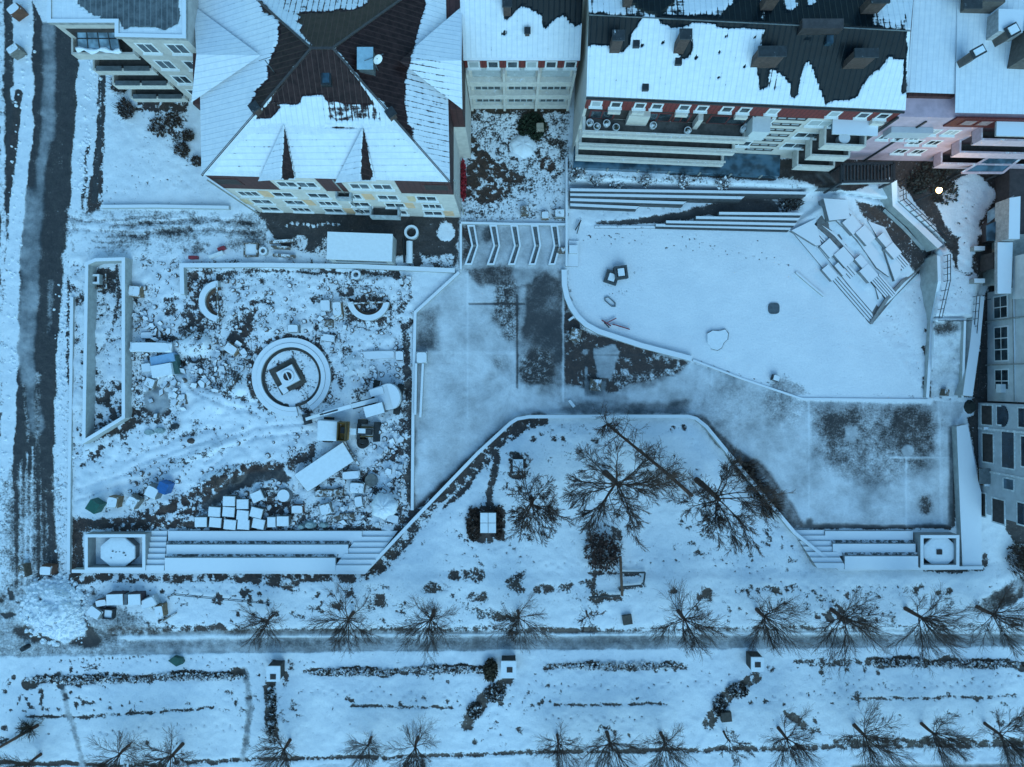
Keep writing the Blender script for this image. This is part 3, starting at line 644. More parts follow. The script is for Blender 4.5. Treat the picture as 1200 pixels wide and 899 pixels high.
def project(p): k = S/(1 - p[2]/H); return 600 + p[0]*k, 449.5 - p[1]*k
def patch(a, b, c, d, n, m):          # bilinear sheet a-b (bottom edge) to d-c (top edge): verts, quads
    u = np.linspace(0, 1, n+1); v = np.linspace(0, 1, m+1); U, Vv = np.meshgrid(u, v)
    a, b, c, d = [np.array(q, float) for q in (a, b, c, d)]
    X = (a*((1-U)*(1-Vv))[..., None] + b*(U*(1-Vv))[..., None] + c*(U*Vv)[..., None] + d*((1-U)*Vv)[..., None]).reshape(-1, 3)
    i = (np.arange(m)[:, None]*(n+1) + np.arange(n)[None, :]); F = np.stack([i, i+1, i+n+2, i+n+1], -1).reshape(-1, 4)
    return X, F
def roof_sheet(name, patches, mat, parent):
    Vs, Fs, o = [], [], 0
    for (a, b, c, d) in patches:
        n = max(2, int((Vector(b)-Vector(a)).length/.22)); m = max(2, int((Vector(d)-Vector(a)).length/.22))
        X, F = patch(a, b, c, d, n, m); Vs.append(X); Fs.append(F+o); o += len(X)
    V = np.concatenate(Vs); F = np.concatenate(Fs); k = S/(1 - V[:, 2]/H)
    C = samp(CH4, 600 + V[:, 0]*k, 449.5 - V[:, 1]*k)
    V = V + np.array([0, 0, .0])
    V[:, 2] += .13*np.clip(C[:, 0]*1.6-.4, 0, 1) 
    r = root_loc(parent); ob = fast_mesh(name, V - np.array(r), F, C, mat)
    ob.data.polygons.foreach_set('use_smooth', np.zeros(len(F), bool)); ob.parent = parent; return ob
def on_patch(q, px, py):               # the point of a roof plane seen at a pixel
    X, F = patch(*q, 60, 60); k = S/(1 - X[:, 2]/H); d = (600 + X[:, 0]*k - px)**2 + (449.5 - X[:, 1]*k - py)**2
    return Vector(X[int(np.argmin(d))])
# ============================================================ buildings
RB, RS, RG = cover_mat('brown_roof', 'brown'), cover_mat('slate_roof', 'slate'), cover_mat('grey_roof', 'grey')
cream = M('cream_render', (.52, .485, .445), 0, .85, .12, 1.5); cream2 = M('pale_cream_render', (.62, .57, .515), 0, .85, .1, 1.5)
creamsn = M('cream_trim_snow', (.64, .59, .53), .5, .8, .1)
white = M('white_render', (.56, .57, .57), 0, .85, .1, 1.2); whitesn = M('white_frame', (.75, .76, .76), 0, .6, .06)
pink = M('pink_render', (.55, .38, .43), 0, .85, .12, 1.3); pinksn = M('pink_parapet', (.60, .44, .48), .55, .85, .1)
peach = M('peach_render', (.72, .46, .28), 0, .85, .12, 1.5)
brownp = M('brown_cladding', (.085, .030, .026), 0, .6, .2, 3, 0, (0, .5, .6))
redt = M('red_tile', (.19, .030, .024), 0, .7, .3, 6, 0, (0, .35, .45)); darkred = M('dark_red_tile', (.14, .020, .018), 0, .7, .3, 6, 0, (0, .35, .5))
pane = glass('window_glass', (.035, .05, .06)); paneb = glass('blue_glass', (.05, .10, .14)); paneg = glass('canopy_glass', (.16, .24, .30), .2)
blind = M('lowered_blind', (.42, .45, .46), 0, .7, .1)
dark = M('dark_metal', (.022, .025, .028), 0, .5, .3); darksn = M('dark_metal_snow', (.03, .033, .036), .45, .55, .3); iron = M('grey_metal', (.16, .18, .19), .25, .45, .2, 3, .4)
conc = M('concrete', (.30, .30, .28), 0, .85, .2, 2.5); concsn = M('snowy_concrete', (.30, .30, .28), .8, .85, .2, 2.5); concfull = M('snow_capped_concrete', (.30, .30, .28), 1, .85, .2, 2.5)
recess = M('deep_loggia', (.045, .036, .034), 0, .8, .35, 2); brick = M('chimney_brick', (.085, .055, .046), .0, .85, .3, 5)
terrf = M('terrace_floor', (.09, .083, .078), .25, .8, .3, 2)
def FR(A, B):
    A = Vector((A[0], A[1])); B = Vector((B[0], B[1])); t = (B - A).normalized(); return (A, t, Vector((t.y, -t.x)))
def uw(F, px, z):   # facade coordinate of a pixel column at height z, facade roughly along x
    k = (1 - z/H)/S; x = (px - 600)*k; return (x - F[0].x)/F[1].x
def window(par, F, u, z, w_, h_, n=2, rows=1, frame=whitesn, gl=pane, d=0.0, sill=True):
    m = MB(); m.fbox(F, u-w_/2-.09, u+w_/2+.09, z-h_/2-.09, z+h_/2+.09, d-.05, d+.04)
    if sill: m.fbox(F, u-w_/2-.18, u+w_/2+.18, z-h_/2-.17, z-h_/2-.1, d-.05, d+.2)
    f = m.build('window', frame, par); g = MB(); a = w_/n; b = h_/rows
    for i in range(n):
        for j in range(rows): g.fbox(F, u-w_/2+a*i+.05, u-w_/2+a*(i+1)-.05, z-h_/2+b*j+.05, z-h_/2+b*(j+1)-.05, d+.02, d+.047)
    g.build('pane', gl, f); return f
def walls(par, pts, z0, z1, mat, name='wall'):
    m = MB(); m.prism(pts, z0, z1); return m.build(name, mat, par)
def balcony(par, F, u0, u1, zf, rail, depth, pmat, floor=terrf, th=.18, pan=.14, side=True, back=recess):
    m = MB(); m.fbox(F, u0, u1, zf-th, zf, -.02, depth); b = m.build('balcony', floor, par)
    m = MB(); m.fbox(F, u0, u1, zf-th-.06, zf+rail, depth-pan, depth+.02)
    if side: m.fbox(F, u0-.02, u0+pan, zf-.08, zf+rail-.01, .02, depth-pan-.01); m.fbox(F, u1-pan, u1+.02, zf-.08, zf+rail-.01, .02, depth-pan-.01)
    m.build('parapet', pmat, b); return b
def chimney(par, base, sx, sy, h, rot=0, cap=True, mat=brick):
    m = MB(); m.box(base, sx, sy, base[2]-.8, base[2]+h, rot); c = m.build('chimney', mat, par)
    if cap: k = MB(); k.box(base, sx+.16, sy+.16, base[2]+h+.002, base[2]+h+.16, rot); k.build('cap', darksn, c)
    return c

# --- top left block, flat roof
bl = thing('apartment_block', 'cream apartment block at the top left with a flat grey roof and stacked balconies', 'building', (-30, 32, 0))
fp = [(-35.34,27.7),(-30.19,27.7),(-30.19,26.62),(-25.04,26.5),(-25.04,39),(-35.34,39)]
walls(bl, fp, 0, 14.2, cream)
m = MB(); m.wall(fp, .3, 14.2, 14.55, True); m.build('roof_parapet', M('parapet_snow', (.3,.3,.29), 1), bl)
roof_sheet('roof', [((-35.2,27.85,14.3),(-30.1,27.85,14.3),(-30.1,38.9,14.3),(-35.2,38.9,14.3)), ((-30.1,26.8,14.3),(-25.2,26.7,14.3),(-25.2,38.9,14.3),(-30.1,38.9,14.3))], RG, bl)
F = FR((-30.19,26.62),(-25.04,26.5))
for z in (12.6, 9.8, 7.0, 4.2):
    window(bl, F, 1.35, z, 1.25, 1.35, 2); window(bl, F, 3.75, z, 1.35, 1.35, 2)
F = FR((-35.34,27.7),(-30.19,27.7))
for i, zf in enumerate((2.9, 5.7, 8.5, 11.3)):
    if i: pass
    b = balcony(bl, F, .05, 5.1, zf, .7, 1.3, cream if i != 1 else creamsn)
    g = MB(); g.fbox(F, .5, 4.6, zf+.1, zf+2.1, .02, .05); g.build('balcony_door', recess, b)
    g = MB()
    for k in range(2 if i < 3 else 0): g.fbox(F, .35+2.35*k, 2.5+2.35*k, zf+.705, zf+.78, 1.0, 1.40)
    if g.v: g.build('rail_cover', iron, b)
m = MB(); a, b_ = P(90,31,13.1), P(135,30,13.1); c, d = P(142,61,12.2), P(91,60,12.2)
m.hexa([a-Vector((0,0,.05)), d-Vector((0,0,.05)), c-Vector((0,0,.05)), b_-Vector((0,0,.05))], [a, d, c, b_]); can = m.build('glass_canopy', paneg, bl)
m = MB()
for t in (0, .25, .52, .78, 1): m.obox(lerp(a, b_, t)+Vector((0,0,.04)), lerp(d, c, t)+Vector((0,0,.04)), .06, .06)
for t in (0, .5, 1): m.obox(lerp(a, d, t)+Vector((0,0,.05)), lerp(b_, c, t)+Vector((0,0,.05)), .06, .05)
m.build('frame', dark, can)
m = MB(); 
m.tube([lerp(d, c, k/12.)+Vector((0,.05+.1*math.sin(k*1.1),.08)) for k in range(13)], [.16+.07*math.sin(k*1.7+1) for k in range(13)], 8)
m.build('snow_ridge', M('snow', (.78,.82,.86), 0, .85, .04), can)

# --- hip roofed block
hb = thing('hip_roof_block', 'apartment block under the big brown hip roof with half melted snow, peach and cream front', 'building', (-15, 24, 0))
A_, B_ = (-24.7,16.75), (-5.0,16.2)
fp = [A_, B_, (-5.0,22.0), (-4.0,22.0), (-4.0,34), (-25.6,34), (-25.6,22.4), (-24.7,22.4)]
walls(hb, fp, 0, 8.1, cream2); walls(hb, [(x*1.0, y) for x, y in fp], 8.101, 11.9, brownp, 'attic_storey')
F = FR(A_, B_); LF = (Vector(B_)-Vector(A_)).length
sw, se = P(237,206,12), P(527.5,214,12); rl, rr = P(365,57,17), P(390,57,17); nw, ne = P(232,-62,12), P(522,-37,12)
def sl_(a, b, c, d): return (tuple(a), tuple(b), tuple(c), tuple(d))
slope_s = sl_(sw, se, rr, rl)
roof_sheet('roof', [slope_s, sl_(nw, sw, rl, lerp(rl, rl, 1)), sl_(se, ne, rr, rr), sl_(ne, nw, rl, rr)], RB, hb)
# broad flat gables in the side slopes and the two small gables over the front
def gablet(name, e0, e1, ap, bk, flip=False):
    Vs = [sl_(e0, ap, bk, bk), sl_(ap, e1, bk, bk)]
    g = roof_sheet(name, Vs, RB, hb)
    return g
gablet('side_gable', P(225,121,12.0), P(228,8,12.0), P(231,65,13.5), P(306,66,15.25))
gablet('side_gable', P(542,8,12.0), P(542,129,12.0), P(541,72,13.4), P(468,72,15.0))
cs = (Vector((0,0,.0)))
for (x0, x1, xm, bx, by, lo) in ((303,347,331,333,147,213), (393,441,424,425,151,215)):
    e0, e1, ap, bk = P(x0,lo,12.05), P(x1,lo-2,12.05), P(xm,lo-2,13.3), P(bx,by,14.4)
    gablet('front_gable', e0, e1, ap, bk)
    g = MB(); off = Vector((0,.25,-.06)); g.hexa([e0+off-Vector((0,0,.2)), e1+off-Vector((0,0,.2)), ap+off-Vector((0,0,.2))], [e0+off+Vector((0,.2,0)), e1+off+Vector((0,.2,0)), ap+off+Vector((0,.2,0))]); g.build('gable_wall', cream2, hb)
# cream bays that rise to the eaves, peach panels, windows
for (p0, p1) in ((316,372),(400,464)):
    g = MB(); g.fbox(F, uw(F,p0,11), uw(F,p1,11), 8.05, 11.95, -.05, .06); g.build('front_bay', cream2, hb)
    for q in (.3, .72): window(hb, F, lerp(uw(F,p0,11), uw(F,p1,11), q), 10.2, 1.5, 1.25, 2, d=.07)
for p0 in (262, 510):
    window(hb, F, uw(F,p0,11), 10.2, 2.0, 1.5, 1, frame=brownp, gl=recess, sill=False)
cols = [1.6, 4.6, 7.7, 10.6, 13.8, 17.2]
for i, u in enumerate(cols):
    for j, z in enumerate((6.7, 4.1, 1.5)):
        window(hb, F, u + (.2 if j == 1 else 0), z, 1.7, 1.25, 2 if (i+j) % 3 else 3)
        if (i*2+j) % 3 == 0:
            g = MB(); g.fbox(F, u+1.05, u+1.95, z-.9, z+.9, 0, .022); g.build('wall_panel', peach, hb)
        elif (i+j) % 4 == 1:
            g = MB(); g.fbox(F, u-1.7, u-1.02, z-1.1, z+.5, 0, .02); g.build('wall_panel', M('pale_peach', (.66,.50,.32), 0, .85, .1), hb)
b = balcony(hb, F, 11.6, 14.3, 2.8, .9, 1.0, M('grey_parapet', (.36,.40,.42), .3))
balcony(hb, F, 9.6, 10.9, 7.6, .6, .6, M('grey_parapet', (.36,.40,.42), .3))
for px0, px1 in ((243,252),(390,402),(532,536)):
    m = MB(); m.tube([P(px0,209,11.6)+Vector((0,-.15,0)), Vector((P(px0,209,11.6).x, P(px0,209,11.6).y-.15, 0.3))], .07, 6); m.build('downpipe', conc, hb)
m = MB(); q = on_patch(slope_s, 383, 92); m.box(q, .75, 1.0, q.z-.2, q.z+.22); sk = m.build('roof_window', dark, hb)
m = MB(); m.box(q, .5, .72, q.z+.215, q.z+.235); m.build('pane', paneb, sk)
ea = sl_(se, ne, rr, rr); q = on_patch(ea, 431, 76); m = MB(); m.box((q.x, q.y), 1.05, 1.5, q.z-1.0, q.z+.9); bxx = m.build('ventilation_box', iron, hb)
m = MB(); m.box((q.x, q.y), 1.18, 1.62, q.z+.902, q.z+.99); m.build('lid', M('pale_blue_sheet', (.34,.50,.58), .3, .5, .1), bxx)
q2 = on_patch(ea, 443, 82); t = thing('satellite_dish', 'white satellite dish on a mast beside the ventilation box on the brown roof', 'satellite dish', q2)
m = MB(); m.tube([q2-Vector((0,0,.3)), q2+Vector((0,0,1.7))], .04, 6); m.obox(q2+Vector((-.7,0,1.5)), q2+Vector((.7,.5,1.5)), .04, .04); m.build('mast', iron, t)
m = MB(); ctr = q2+Vector((.25,.15,1.5)); ax_ = Vector((.6,-.7,.35)).normalized(); sd_ = ax_.cross(Vector((0,0,1))).normalized(); up_ = sd_.cross(ax_)
for r_, of in ((.04,0),(.25,.04),(.38,.1)):
    m.v += [tuple(ctr + (sd_*math.cos(k*R(30))+up_*math.sin(k*R(30)))*r_ + ax_*of) for k in range(12)]
for rr_ in range(2):
    for k in range(12): m.f.append((rr_*12+k, rr_*12+(k+1)%12, rr_*12+12+(k+1)%12, rr_*12+12+k)); m.mi.append(0)
m.build('dish', whitesn, t)
q3 = on_patch(sl_(nw, sw, rl, rl), 322, 84); m = MB(); m.tube([q3-Vector((0,0,.2)), q3+Vector((0,0,1.9))], .035, 6); m.obox(q3+Vector((-.5,0,1.8)), q3+Vector((.4,.3,1.8)), .03, .03)
single('roof_antenna', m, iron, 'thin metal antenna pole on the dark left slope of the hip roof', 'antenna')
for a, b_ in ((sw, rl), (se, rr), (rl, rr), (nw, rl), (ne, rr)):
    m = MB(); m.obox(Vector(a)+Vector((0,0,.06)), Vector(b_)+Vector((0,0,.06)), .16, .12); m.build('ridge_cap', M('ridge_metal', (.06,.05,.05), .35, .5, .2), hb)
for px, py in ((300,128),(462,134)):
    q = on_patch(slope_s, px, py); chimney(hb, (q.x, q.y, q.z), .55, .5, .7, .6, True)

# --- low wing between the blocks
lw = thing('grey_roof_wing', 'low cream wing between the two big roofs, with a brick red attic over the courtyard', 'building', (1, 30, 0))
A_, B_ = (-3.95,26.9), (5.55,26.9); F = FR(A_, B_)
walls(lw, [A_, B_, (5.55,35), (-3.95,35)], 0, 10.1, cream2)
m = MB(); m.fbox(F, 0, 9.5, 8.75, 10.12, .0, .12); at = m.build('attic_strip', redt, lw)
q = lambda px, py, z: tuple(P(px, py, z))
roof_sheet('roof', [((-4.1,26.6,10.3),(5.6,26.6,10.3),(5.6,32.5,14.2),(-4.1,32.5,14.2))], RS, lw)
for k in range(6):
    f = window(lw, F, .75+1.62*k, 9.4, .85, 1.0, 1, d=.13, gl=blind if k in (0,3) else pane)
for z in (6.9, 4.2, 1.5):
    m = MB(); m.fbox(F, .1, 9.4, z-.95, z-.05, -.0, .5 if z > 2 else .3); m.build('balcony_band', creamsn, lw)
    for u in (1.75, 4.75, 7.75):
        window(lw, F, u, z+.75, 2.3, 1.3, 4, gl=blind if z > 6 else pane, frame=M('grey_frame', (.42,.46,.47), 0), sill=False)
    for u in (.12, 3.25, 6.25, 9.3):
        m = MB(); m.fbox(F, u-.11, u+.11, z-.9, z+1.75, .02, .55); m.build('pier', cream2, lw)
qq = on_patch(((-4.1,26.6,10.3),(5.6,26.6,10.3),(5.6,32.5,14.2),(-4.1,32.5,14.2)), 594, 14); chimney(lw, qq, .6, .6, 1.2)
qq = on_patch(((-4.1,26.6,10.3),(5.6,26.6,10.3),(5.6,32.5,14.2),(-4.1,32.5,14.2)), 617, 40); chimney(lw, qq, .35, .35, .5)

# --- long block
lb = thing('long_block', 'long cream block with a snowy slate roof, red tile attic and three long balcony lines', 'building', (18, 25, 1.5))
A_, B_ = P(688,113,13.5), P(1059,129,13.5); A_ = (A_.x, A_.y); B_ = (B_.x, B_.y); F = FR(A_, B_); LF = (Vector(B_)-Vector(A_)).length
nb = (Vector(A_)-F[2]*12, Vector(B_)-F[2]*12)
walls(lb, [A_, B_, (nb[1].x, nb[1].y), (nb[0].x-.0, nb[0].y)], .2, 13.3, cream2)
re, rw = P(1066,34,16.6), P(690,15,16.6); ee, ew = P(1060,130,13.55), P(687,113.5,13.55)
slope_l = sl_(ew, ee, re, rw); bk0, bk1 = P(1076,-75,14.2), P(686,-95,14.2)
roof_sheet('roof', [slope_l, sl_(rw, re, bk0, bk1)], RS, lb)
m = MB(); m.tube([rw+Vector((0,-.2,.1)), re+Vector((0,-.2,.1))], .05, 6); m.build('ridge_rail', iron, lb)
m = MB(); m.tube([ew+Vector((0,-.1,-.05)), ee+Vector((0,-.1,-.05))], .1, 6); m.build('gutter', dark, lb)
m = MB(); m.fbox(F, .02, LF-.02, 11.5, 13.28, .0, .14); m.build('attic_strip', redt, lb)
uu = [uw(F,p,12.6) for p in (699,722,750,770,802,823,852,873,906,978,1012,1035)]
for i, u in enumerate(uu):
    window(lb, F, u, 12.6, .75, .85, 1, d=.15, gl=blind if i in (0,8,9) else pane)
    if i in (1,2,4,7,11): 
        g = MB(); g.fbox(F, u-.5, u+.5, 11.45, 11.9, .1, .5); g.build('window_box', creamsn, lb)
u1 = uw(F,873,9); 
m = MB(); m.fbox(F, .25, u1, 9.35, 11.2, .0, .03); m.build('loggia_back', recess, lb)
for k, (u, w_) in enumerate(((1.6,1.9),(6.2,2.2),(8.2,1.2),(12.0,3.0),(14.4,1.8))):
    window(lb, F, u, 10.2, w_, 1.5, 2, d=.035, frame=M('red_frame', (.14,.03,.03), 0), gl=pane, sill=False)
m = MB(); m.fbox(F, 3.7, 5.4, 9.3, 11.3, .04, .5); m.build('stair_bay', cream2, lb); m = MB(); m.fbox(F, 9.3, 9.7, 9.3, 11.3, .04, .6); m.build('pier', cream2, lb)
for i, (zf, ua) in enumerate(((9.2,.0),(6.25,-.1),(3.1,-.15))):
    b = balcony(lb, F, .1, u1-.05, zf, .42, 1.55, creamsn, th=.12, pan=.22)
    m = MB(); m.fbox(F, .05, u1, zf+.78, zf+.92, 1.34, 1.5); m.build('rail', creamsn, b)
    if i:
        g = MB(); g.fbox(F, .3, u1-.4, zf+.05, zf+2.2, .01, .05); g.build('balcony_door', recess, b)
m = MB(); m.fbox(F, 15.2, u1-.1, 9.25, 11.2, .05, 1.3); m.build('bay', M('bay_white', (.6,.62,.62), 0, .8, .05), lb)
m = MB(); m.fbox(F, .0, u1+5.6, 1.4, 2.4, .02, 2.0); gf = m.build('ground_floor_glazing', paneb, lb)
for k in range(8):
    m = MB(); m.fbox(F, .3+2.9*k, .45+2.9*k, 1.4, 2.45, 1.99, 2.06); m.build('post', conc, gf)
for k, u in enumerate((.7, 1.3, 2.1, 2.9, 6.0, 8.9, 13.6)):
    c_ = F[0] + F[1]*u + F[2]*(.5 + .3*(k % 2)); m = MB(); m.disc((c_.x, c_.y), .26, 9.21, 9.6, 12, 1, 1.2)
    t = thing('flower_tub', ('white flower tub at the left end of the top terrace', 'white flower tub second from the left end of the top terrace', 'white flower tub third from the left end of the top terrace', 'white flower tub beside the first cream pier of the terrace', 'white flower tub below the second red framed window of the terrace', 'white flower tub between the two cream piers of the terrace', 'white flower tub near the pale bay of the terrace')[k], 'flower tub', (c_.x, c_.y, 9.21), 'tubs on the top terrace')
    m.build('tub', whitesn, t); m = MB(); m.disc((c_.x, c_.y), .24, 9.6, 9.72, 12, 1, .5); m.build('plant', M('winter_plant', (.03,.035,.02), .6), t)
# window columns of the white part
us = [uw(F, p, 10.5) for p in (893, 925, 963)]
for j, z in enumerate((10.3, 7.6, 5.0)):
    for i in (0, 2): window(lb, F, us[i], z, 1.9, 1.0, 2, gl=blind if j == 0 else pane)
for j in range(7):
    m = MB(); z = 10.9 - 1.22*j; m.fbox(F, us[1]-1.25, us[1]+1.25, z-.28, z+.28, -.03, .03); s_ = m.build('stair_window', recess, lb)
    m = MB()
    for k in range(3): m.fbox(F, us[1]-1.1+.78*k, us[1]-.5+.78*k, z+.06, z+.24, .02, .06)
    m.build('pane', blind, s_)
m = MB(); m.fbox(F, u1+.0, u1+.12, 2, 12.0, .02, .12); m.build('downpipe', dark, lb)
# second balcony stack
ub0, ub1 = uw(F, 968, 10), uw(F, 1017, 10)
for i, zf in enumerate((8.9, 6.2, 3.4)):
    b = balcony(lb, F, ub0, ub1, zf, .95, 1.6, creamsn)
    g = MB(); g.fbox(F, ub0+.3, ub1-.3, zf+.05, zf+2.1, .01, .05); g.build('balcony_door', recess if i else paneb, b)
m = MB(); m.fbox(F, ub0-.1, ub1+.1, 11.3, 11.45, .0, 1.3); m.build('balcony_roof', M('pale_roof', (.5,.53,.55), 1), lb)
c_ = F[0] + F[1]*((ub0+ub1)/2) + F[2]*.9; m = MB(); m.disc((c_.x, c_.y), .42, 8.91, 9.6, 20, 1, 1.05); m.disc((c_.x, c_.y), .48, 9.6, 9.68, 20)
single('round_table', m, M('snowy_table', (.5,.5,.5), 1), 'round snow covered table on the grey upper balcony of the white part', 'table')
# chimneys of the long roof
for (px, py, sx, sy, h) in ((722,57,.75,.6,1.9),(795,58,.75,.6,2.1),(896,74,1.9,.6,1.7),(1003,76,1.6,.5,1.7)):
    qq = on_patch(slope_l, px, py); chimney(lb, qq, sx, sy, h)
slope_n = sl_(rw, re, bk0, bk1)
for (px, py, sx, sy, h) in ((736,6,.6,.6,1.6),(895,8,.9,.6,1.6),(1018,12,1.2,.6,1.6)):
    qq = on_patch(slope_n, px, py); chimney(lb, qq, sx, sy, h)
qq = on_patch(slope_l, 958, 33); m = MB(); m.box(qq, 3.0, .7, qq.z-.5, qq.z+.75); m.build('roof_hatch', M('hatch_metal', (.06,.05,.05), .0, .5), lb)
for i, (px, py) in enumerate(((743,52),(796,72),(758,102),(968,47))):
    qq = on_patch(slope_l, px, py); m = MB(); m.box(qq, .5, .6, qq.z-.2, qq.z+.25); m.build('roof_window', dark if i < 3 else paneb, lb)

# --- pink block
pb = thing('pink_block', 'pale pink apartment block at the top right with a fully snow covered stepped roof', 'building', (38, 26, 2))
A_, B_ = (30.55,21.15), (47.5,20.75); F = FR(A_, B_)
walls(pb, [A_, B_, (47.5,34), (30.9,34)], .5, 12.6, pink)
Z = 13.2; u_ = lambda px, py, z=Z: tuple(P(px, py, z))
roof_sheet('roof', [(u_(1061,109),u_(1118,111),u_(1126,-80,14.4),u_(1076,-80,14.4)), (u_(1118,133),u_(1260,136),u_(1260,-80,14.4),u_(1122,-80,14.4))], cover_mat('snowy_roof', 'grey'), pb)
m = MB(); m.prism([P(1060,135,12.0)[:2], P(1113,137,12.0)[:2], P(1117,108,12.0)[:2], P(1064,108,12.0)[:2]], 11.6, 12.05); m.build('lower_roof', M('snowed_terrace', (.4,.4,.4), 1), pb)
m = MB(); m.prism([P(1066,112,13.1)[:2], P(1119,113,13.1)[:2], P(1119,104,13.1)[:2], P(1066,104,13.1)[:2]], 12.1, 13.0); m.build('roof_step', brownp, pb)
ua = uw(F,1118,12.5)
m = MB(); m.fbox(F, ua, 16.8, 11.1, 12.9, .0, .14); m.build('attic_strip', darkred, pb)
for p_ in (1137,1156): window(pb, F, uw(F,p_,12.3), 12.1, 1.0, .9, 1, d=.15, gl=M('pink_blind', (.30,.2,.2), 0), frame=darkred, sill=False)
us = [uw(F,p_,9.5) for p_ in (1092,1114)]
for z in (9.6, 7.2, 4.9):
    for u in us: window(pb, F, u, z, .95, .95, 2, gl=blind if z > 9 else pane)
for p_ in (1028,1046,1063): window(pb, F, uw(F,p_,7.0), 8.3, .8, 1.0, 2, frame=whitesn, gl=pane)
m = MB(); m.fbox(F, uw(F,1025,8), uw(F,1072,8), 9.3, 10.6, .02, .5); m.build('grey_bay', M('bay_grey', (.45,.47,.5), 0, .8, .05), pb)
for i, (zf, pl) in enumerate(((10.0,1150),(7.0,1125),(4.0,1103))):
    ub = uw(F, pl, zf+1.); b = balcony(pb, F, ub, 16.8, zf, 1.0, 1.1, pinksn, floor=terrf if i < 2 else recess)
    g = MB(); g.fbox(F, ub+.4, 16.4, zf+.05, zf+2.2, .01, .05); g.build('balcony_door', M('plum_loggia', (.10,.05,.055), 0), b)
m = MB(); ub = uw(F,1167,12.4); m.fbox(F, ub, 17.2, 12.3, 12.5, .16, 1.3); m.build('balcony_roof', M('snowed_terrace', (.4,.4,.4), 1), pb)
m = MB(); m.fbox(F, -.1, .1, 1.5, 12.6, .01, .16); m.build('downpipe', dark, pb); m = MB(); m.fbox(F, us[0]-2.0, us[0]-1.85, 2, 11.9, .01, .12); m.build('downpipe', dark, pb)
for (px, py, sx, sy, h, z0) in ((1130,72,.9,.55,1.5,13.8),(1170,47,.8,.7,1.4,13.9)):
    b = P(px, py, z0); c_ = chimney(pb, b, sx, sy, h, .5, True, M('grey_brick', (.10,.085,.075), 0)); 
    m = MB(); m.box(b, sx-.1, sy-.1, z0+h+.17, z0+h+.24, .5); m.build('snow_cap', M('snow', (.78,.82,.86), 0, .85, .04), c_)
# roof storeys behind
rb = thing('roof_storey', 'dark flat topped roof storey in the top right corner with a snowy deck', 'building', P(1160,6,14.2))
m = MB(); m.prism([P(1130,11,14.5)[:2], P(1166,12,14.5)[:2], P(1166,-60,14.5)[:2], P(1130,-60,14.5)[:2]], 13.3, 15.6); m.build('wall', M('grey_brick', (.10,.085,.075), 0), rb)
m = MB(); m.prism([P(1168,38,15)[:2], P(1196,40,15)[:2], P(1198,13,15)[:2], P(1168,12,15)[:2]], 13.3, 15.2); m.build('deck', M('snowed_terrace', (.4,.4,.4), 1), rb)
m = MB(); m.prism([P(1130,9,15.8)[:2], P(1152,9,15.8)[:2], P(1152,-60,15.8)[:2], P(1130,-60,15.8)[:2]], 15.61, 15.75); m.build('roof', darksn, rb)
m = MB(); m.prism([P(1184,78,14)[:2], P(1230,80,14)[:2], P(1230,46,14)[:2], P(1188,44,14)[:2]], 13.3, 15.6); 
single('rooftop_hut', m, M('grey_brick', (.10,.085,.075), .2), 'dark brick stair head on the snowy roof at the right edge', 'roof structure')

# --- right hand blocks
rb = thing('shop_block', 'grey white building at the right edge with large white window frames facing the square', 'building', (50, 2, 0))
xw = lambda px, z=0.: (px-600)*(1-z/H)/S
yw = lambda py, z=0.: (449.5-py)*(1-z/H)/S
F = FR((xw(1156), yw(343)), (xw(1158), yw(468)))        # faces west once the sign of n is turned
F = (F[0], F[1], -F[2]) if F[2].x > 0 else F
Fp = [(xw(1157), yw(470)), (xw(1157), yw(343)), (60, yw(343)), (60, yw(470))]
walls(rb, Fp, 0, 9, white)
def along(py, z): return (Vector((xw(1157), yw(py, z))) - F[0]).dot(F[1])
for (a, b_, rows) in ((346,374,2),(382,424,3),(432,461,2)):
    z0, z1 = 1.0, 2.9; zm = 1.95
    ca, cb = along(a, zm), along(b_, zm); u = (ca+cb)/2; w_ = abs(cb-ca)
    window(rb, F, u, zm, w_-.2, 1.75, rows, 2, gl=pane, d=.02, sill=False)
m = MB(); m.fbox(F, along(343,3), along(470,3), 3.55, 3.7, .0, .12); m.build('string_course', concsn, rb)
for py in (377, 428):
    m = MB(); m.tube([(xw(1155), yw(py), 0), (xw(1155), yw(py), 8)], .07); m.build('downpipe', conc, rb)
m = MB(); c_ = (xw(1188,3), yw(457,3)); m.box((xw(1154), yw(455)), .5, .8, 1.9, 2.5); m.build('air_conditioner', whitesn, rb)
rb2 = thing('arched_block', 'grey building below the white framed windows with an arched opening and dark shop fronts', 'building', (50, -8, 0))
walls(rb2, [(xw(1146), yw(472)), (xw(1147), yw(600)), (60, yw(640)), (60, yw(472))], 0, 9, M('grey_render', (.44,.46,.48), 0, .85, .12, 1.2))
F = FR((xw(1146), yw(472)), (xw(1147), yw(600))); F = (F[0], F[1], -F[2]) if F[2].x > 0 else F
def al2(py, z): return (Vector((xw(1146), yw(py, z))) - F[0]).dot(F[1])
dkp = glass('dark_shop_glass', (.012,.02,.03))
for (a, b_, z0, z1, gl) in ((474,499,.5,2.1,recess),(475,499,2.6,3.5,dkp),(507,543,.6,2.2,recess),(504,550,3.2,4.9,dkp),(560,575,3.4,4.8,paneb),(584,614,1.9,3.6,recess),(588,616,5.1,6.1,dkp),(577,606,.2,1.1,recess),(477,502,5.3,6.2,dkp),(510,548,5.6,6.3,dkp)):
    zm = (z0+z1)/2; window(rb2, F, (al2(a,zm)+al2(b_,zm))/2, zm, abs(al2(a,zm)-al2(b_,zm))-.15, z1-z0-.1, 1, 1, gl=gl, frame=M('stone_trim', (.6,.62,.63), 0), d=.02, sill=False)
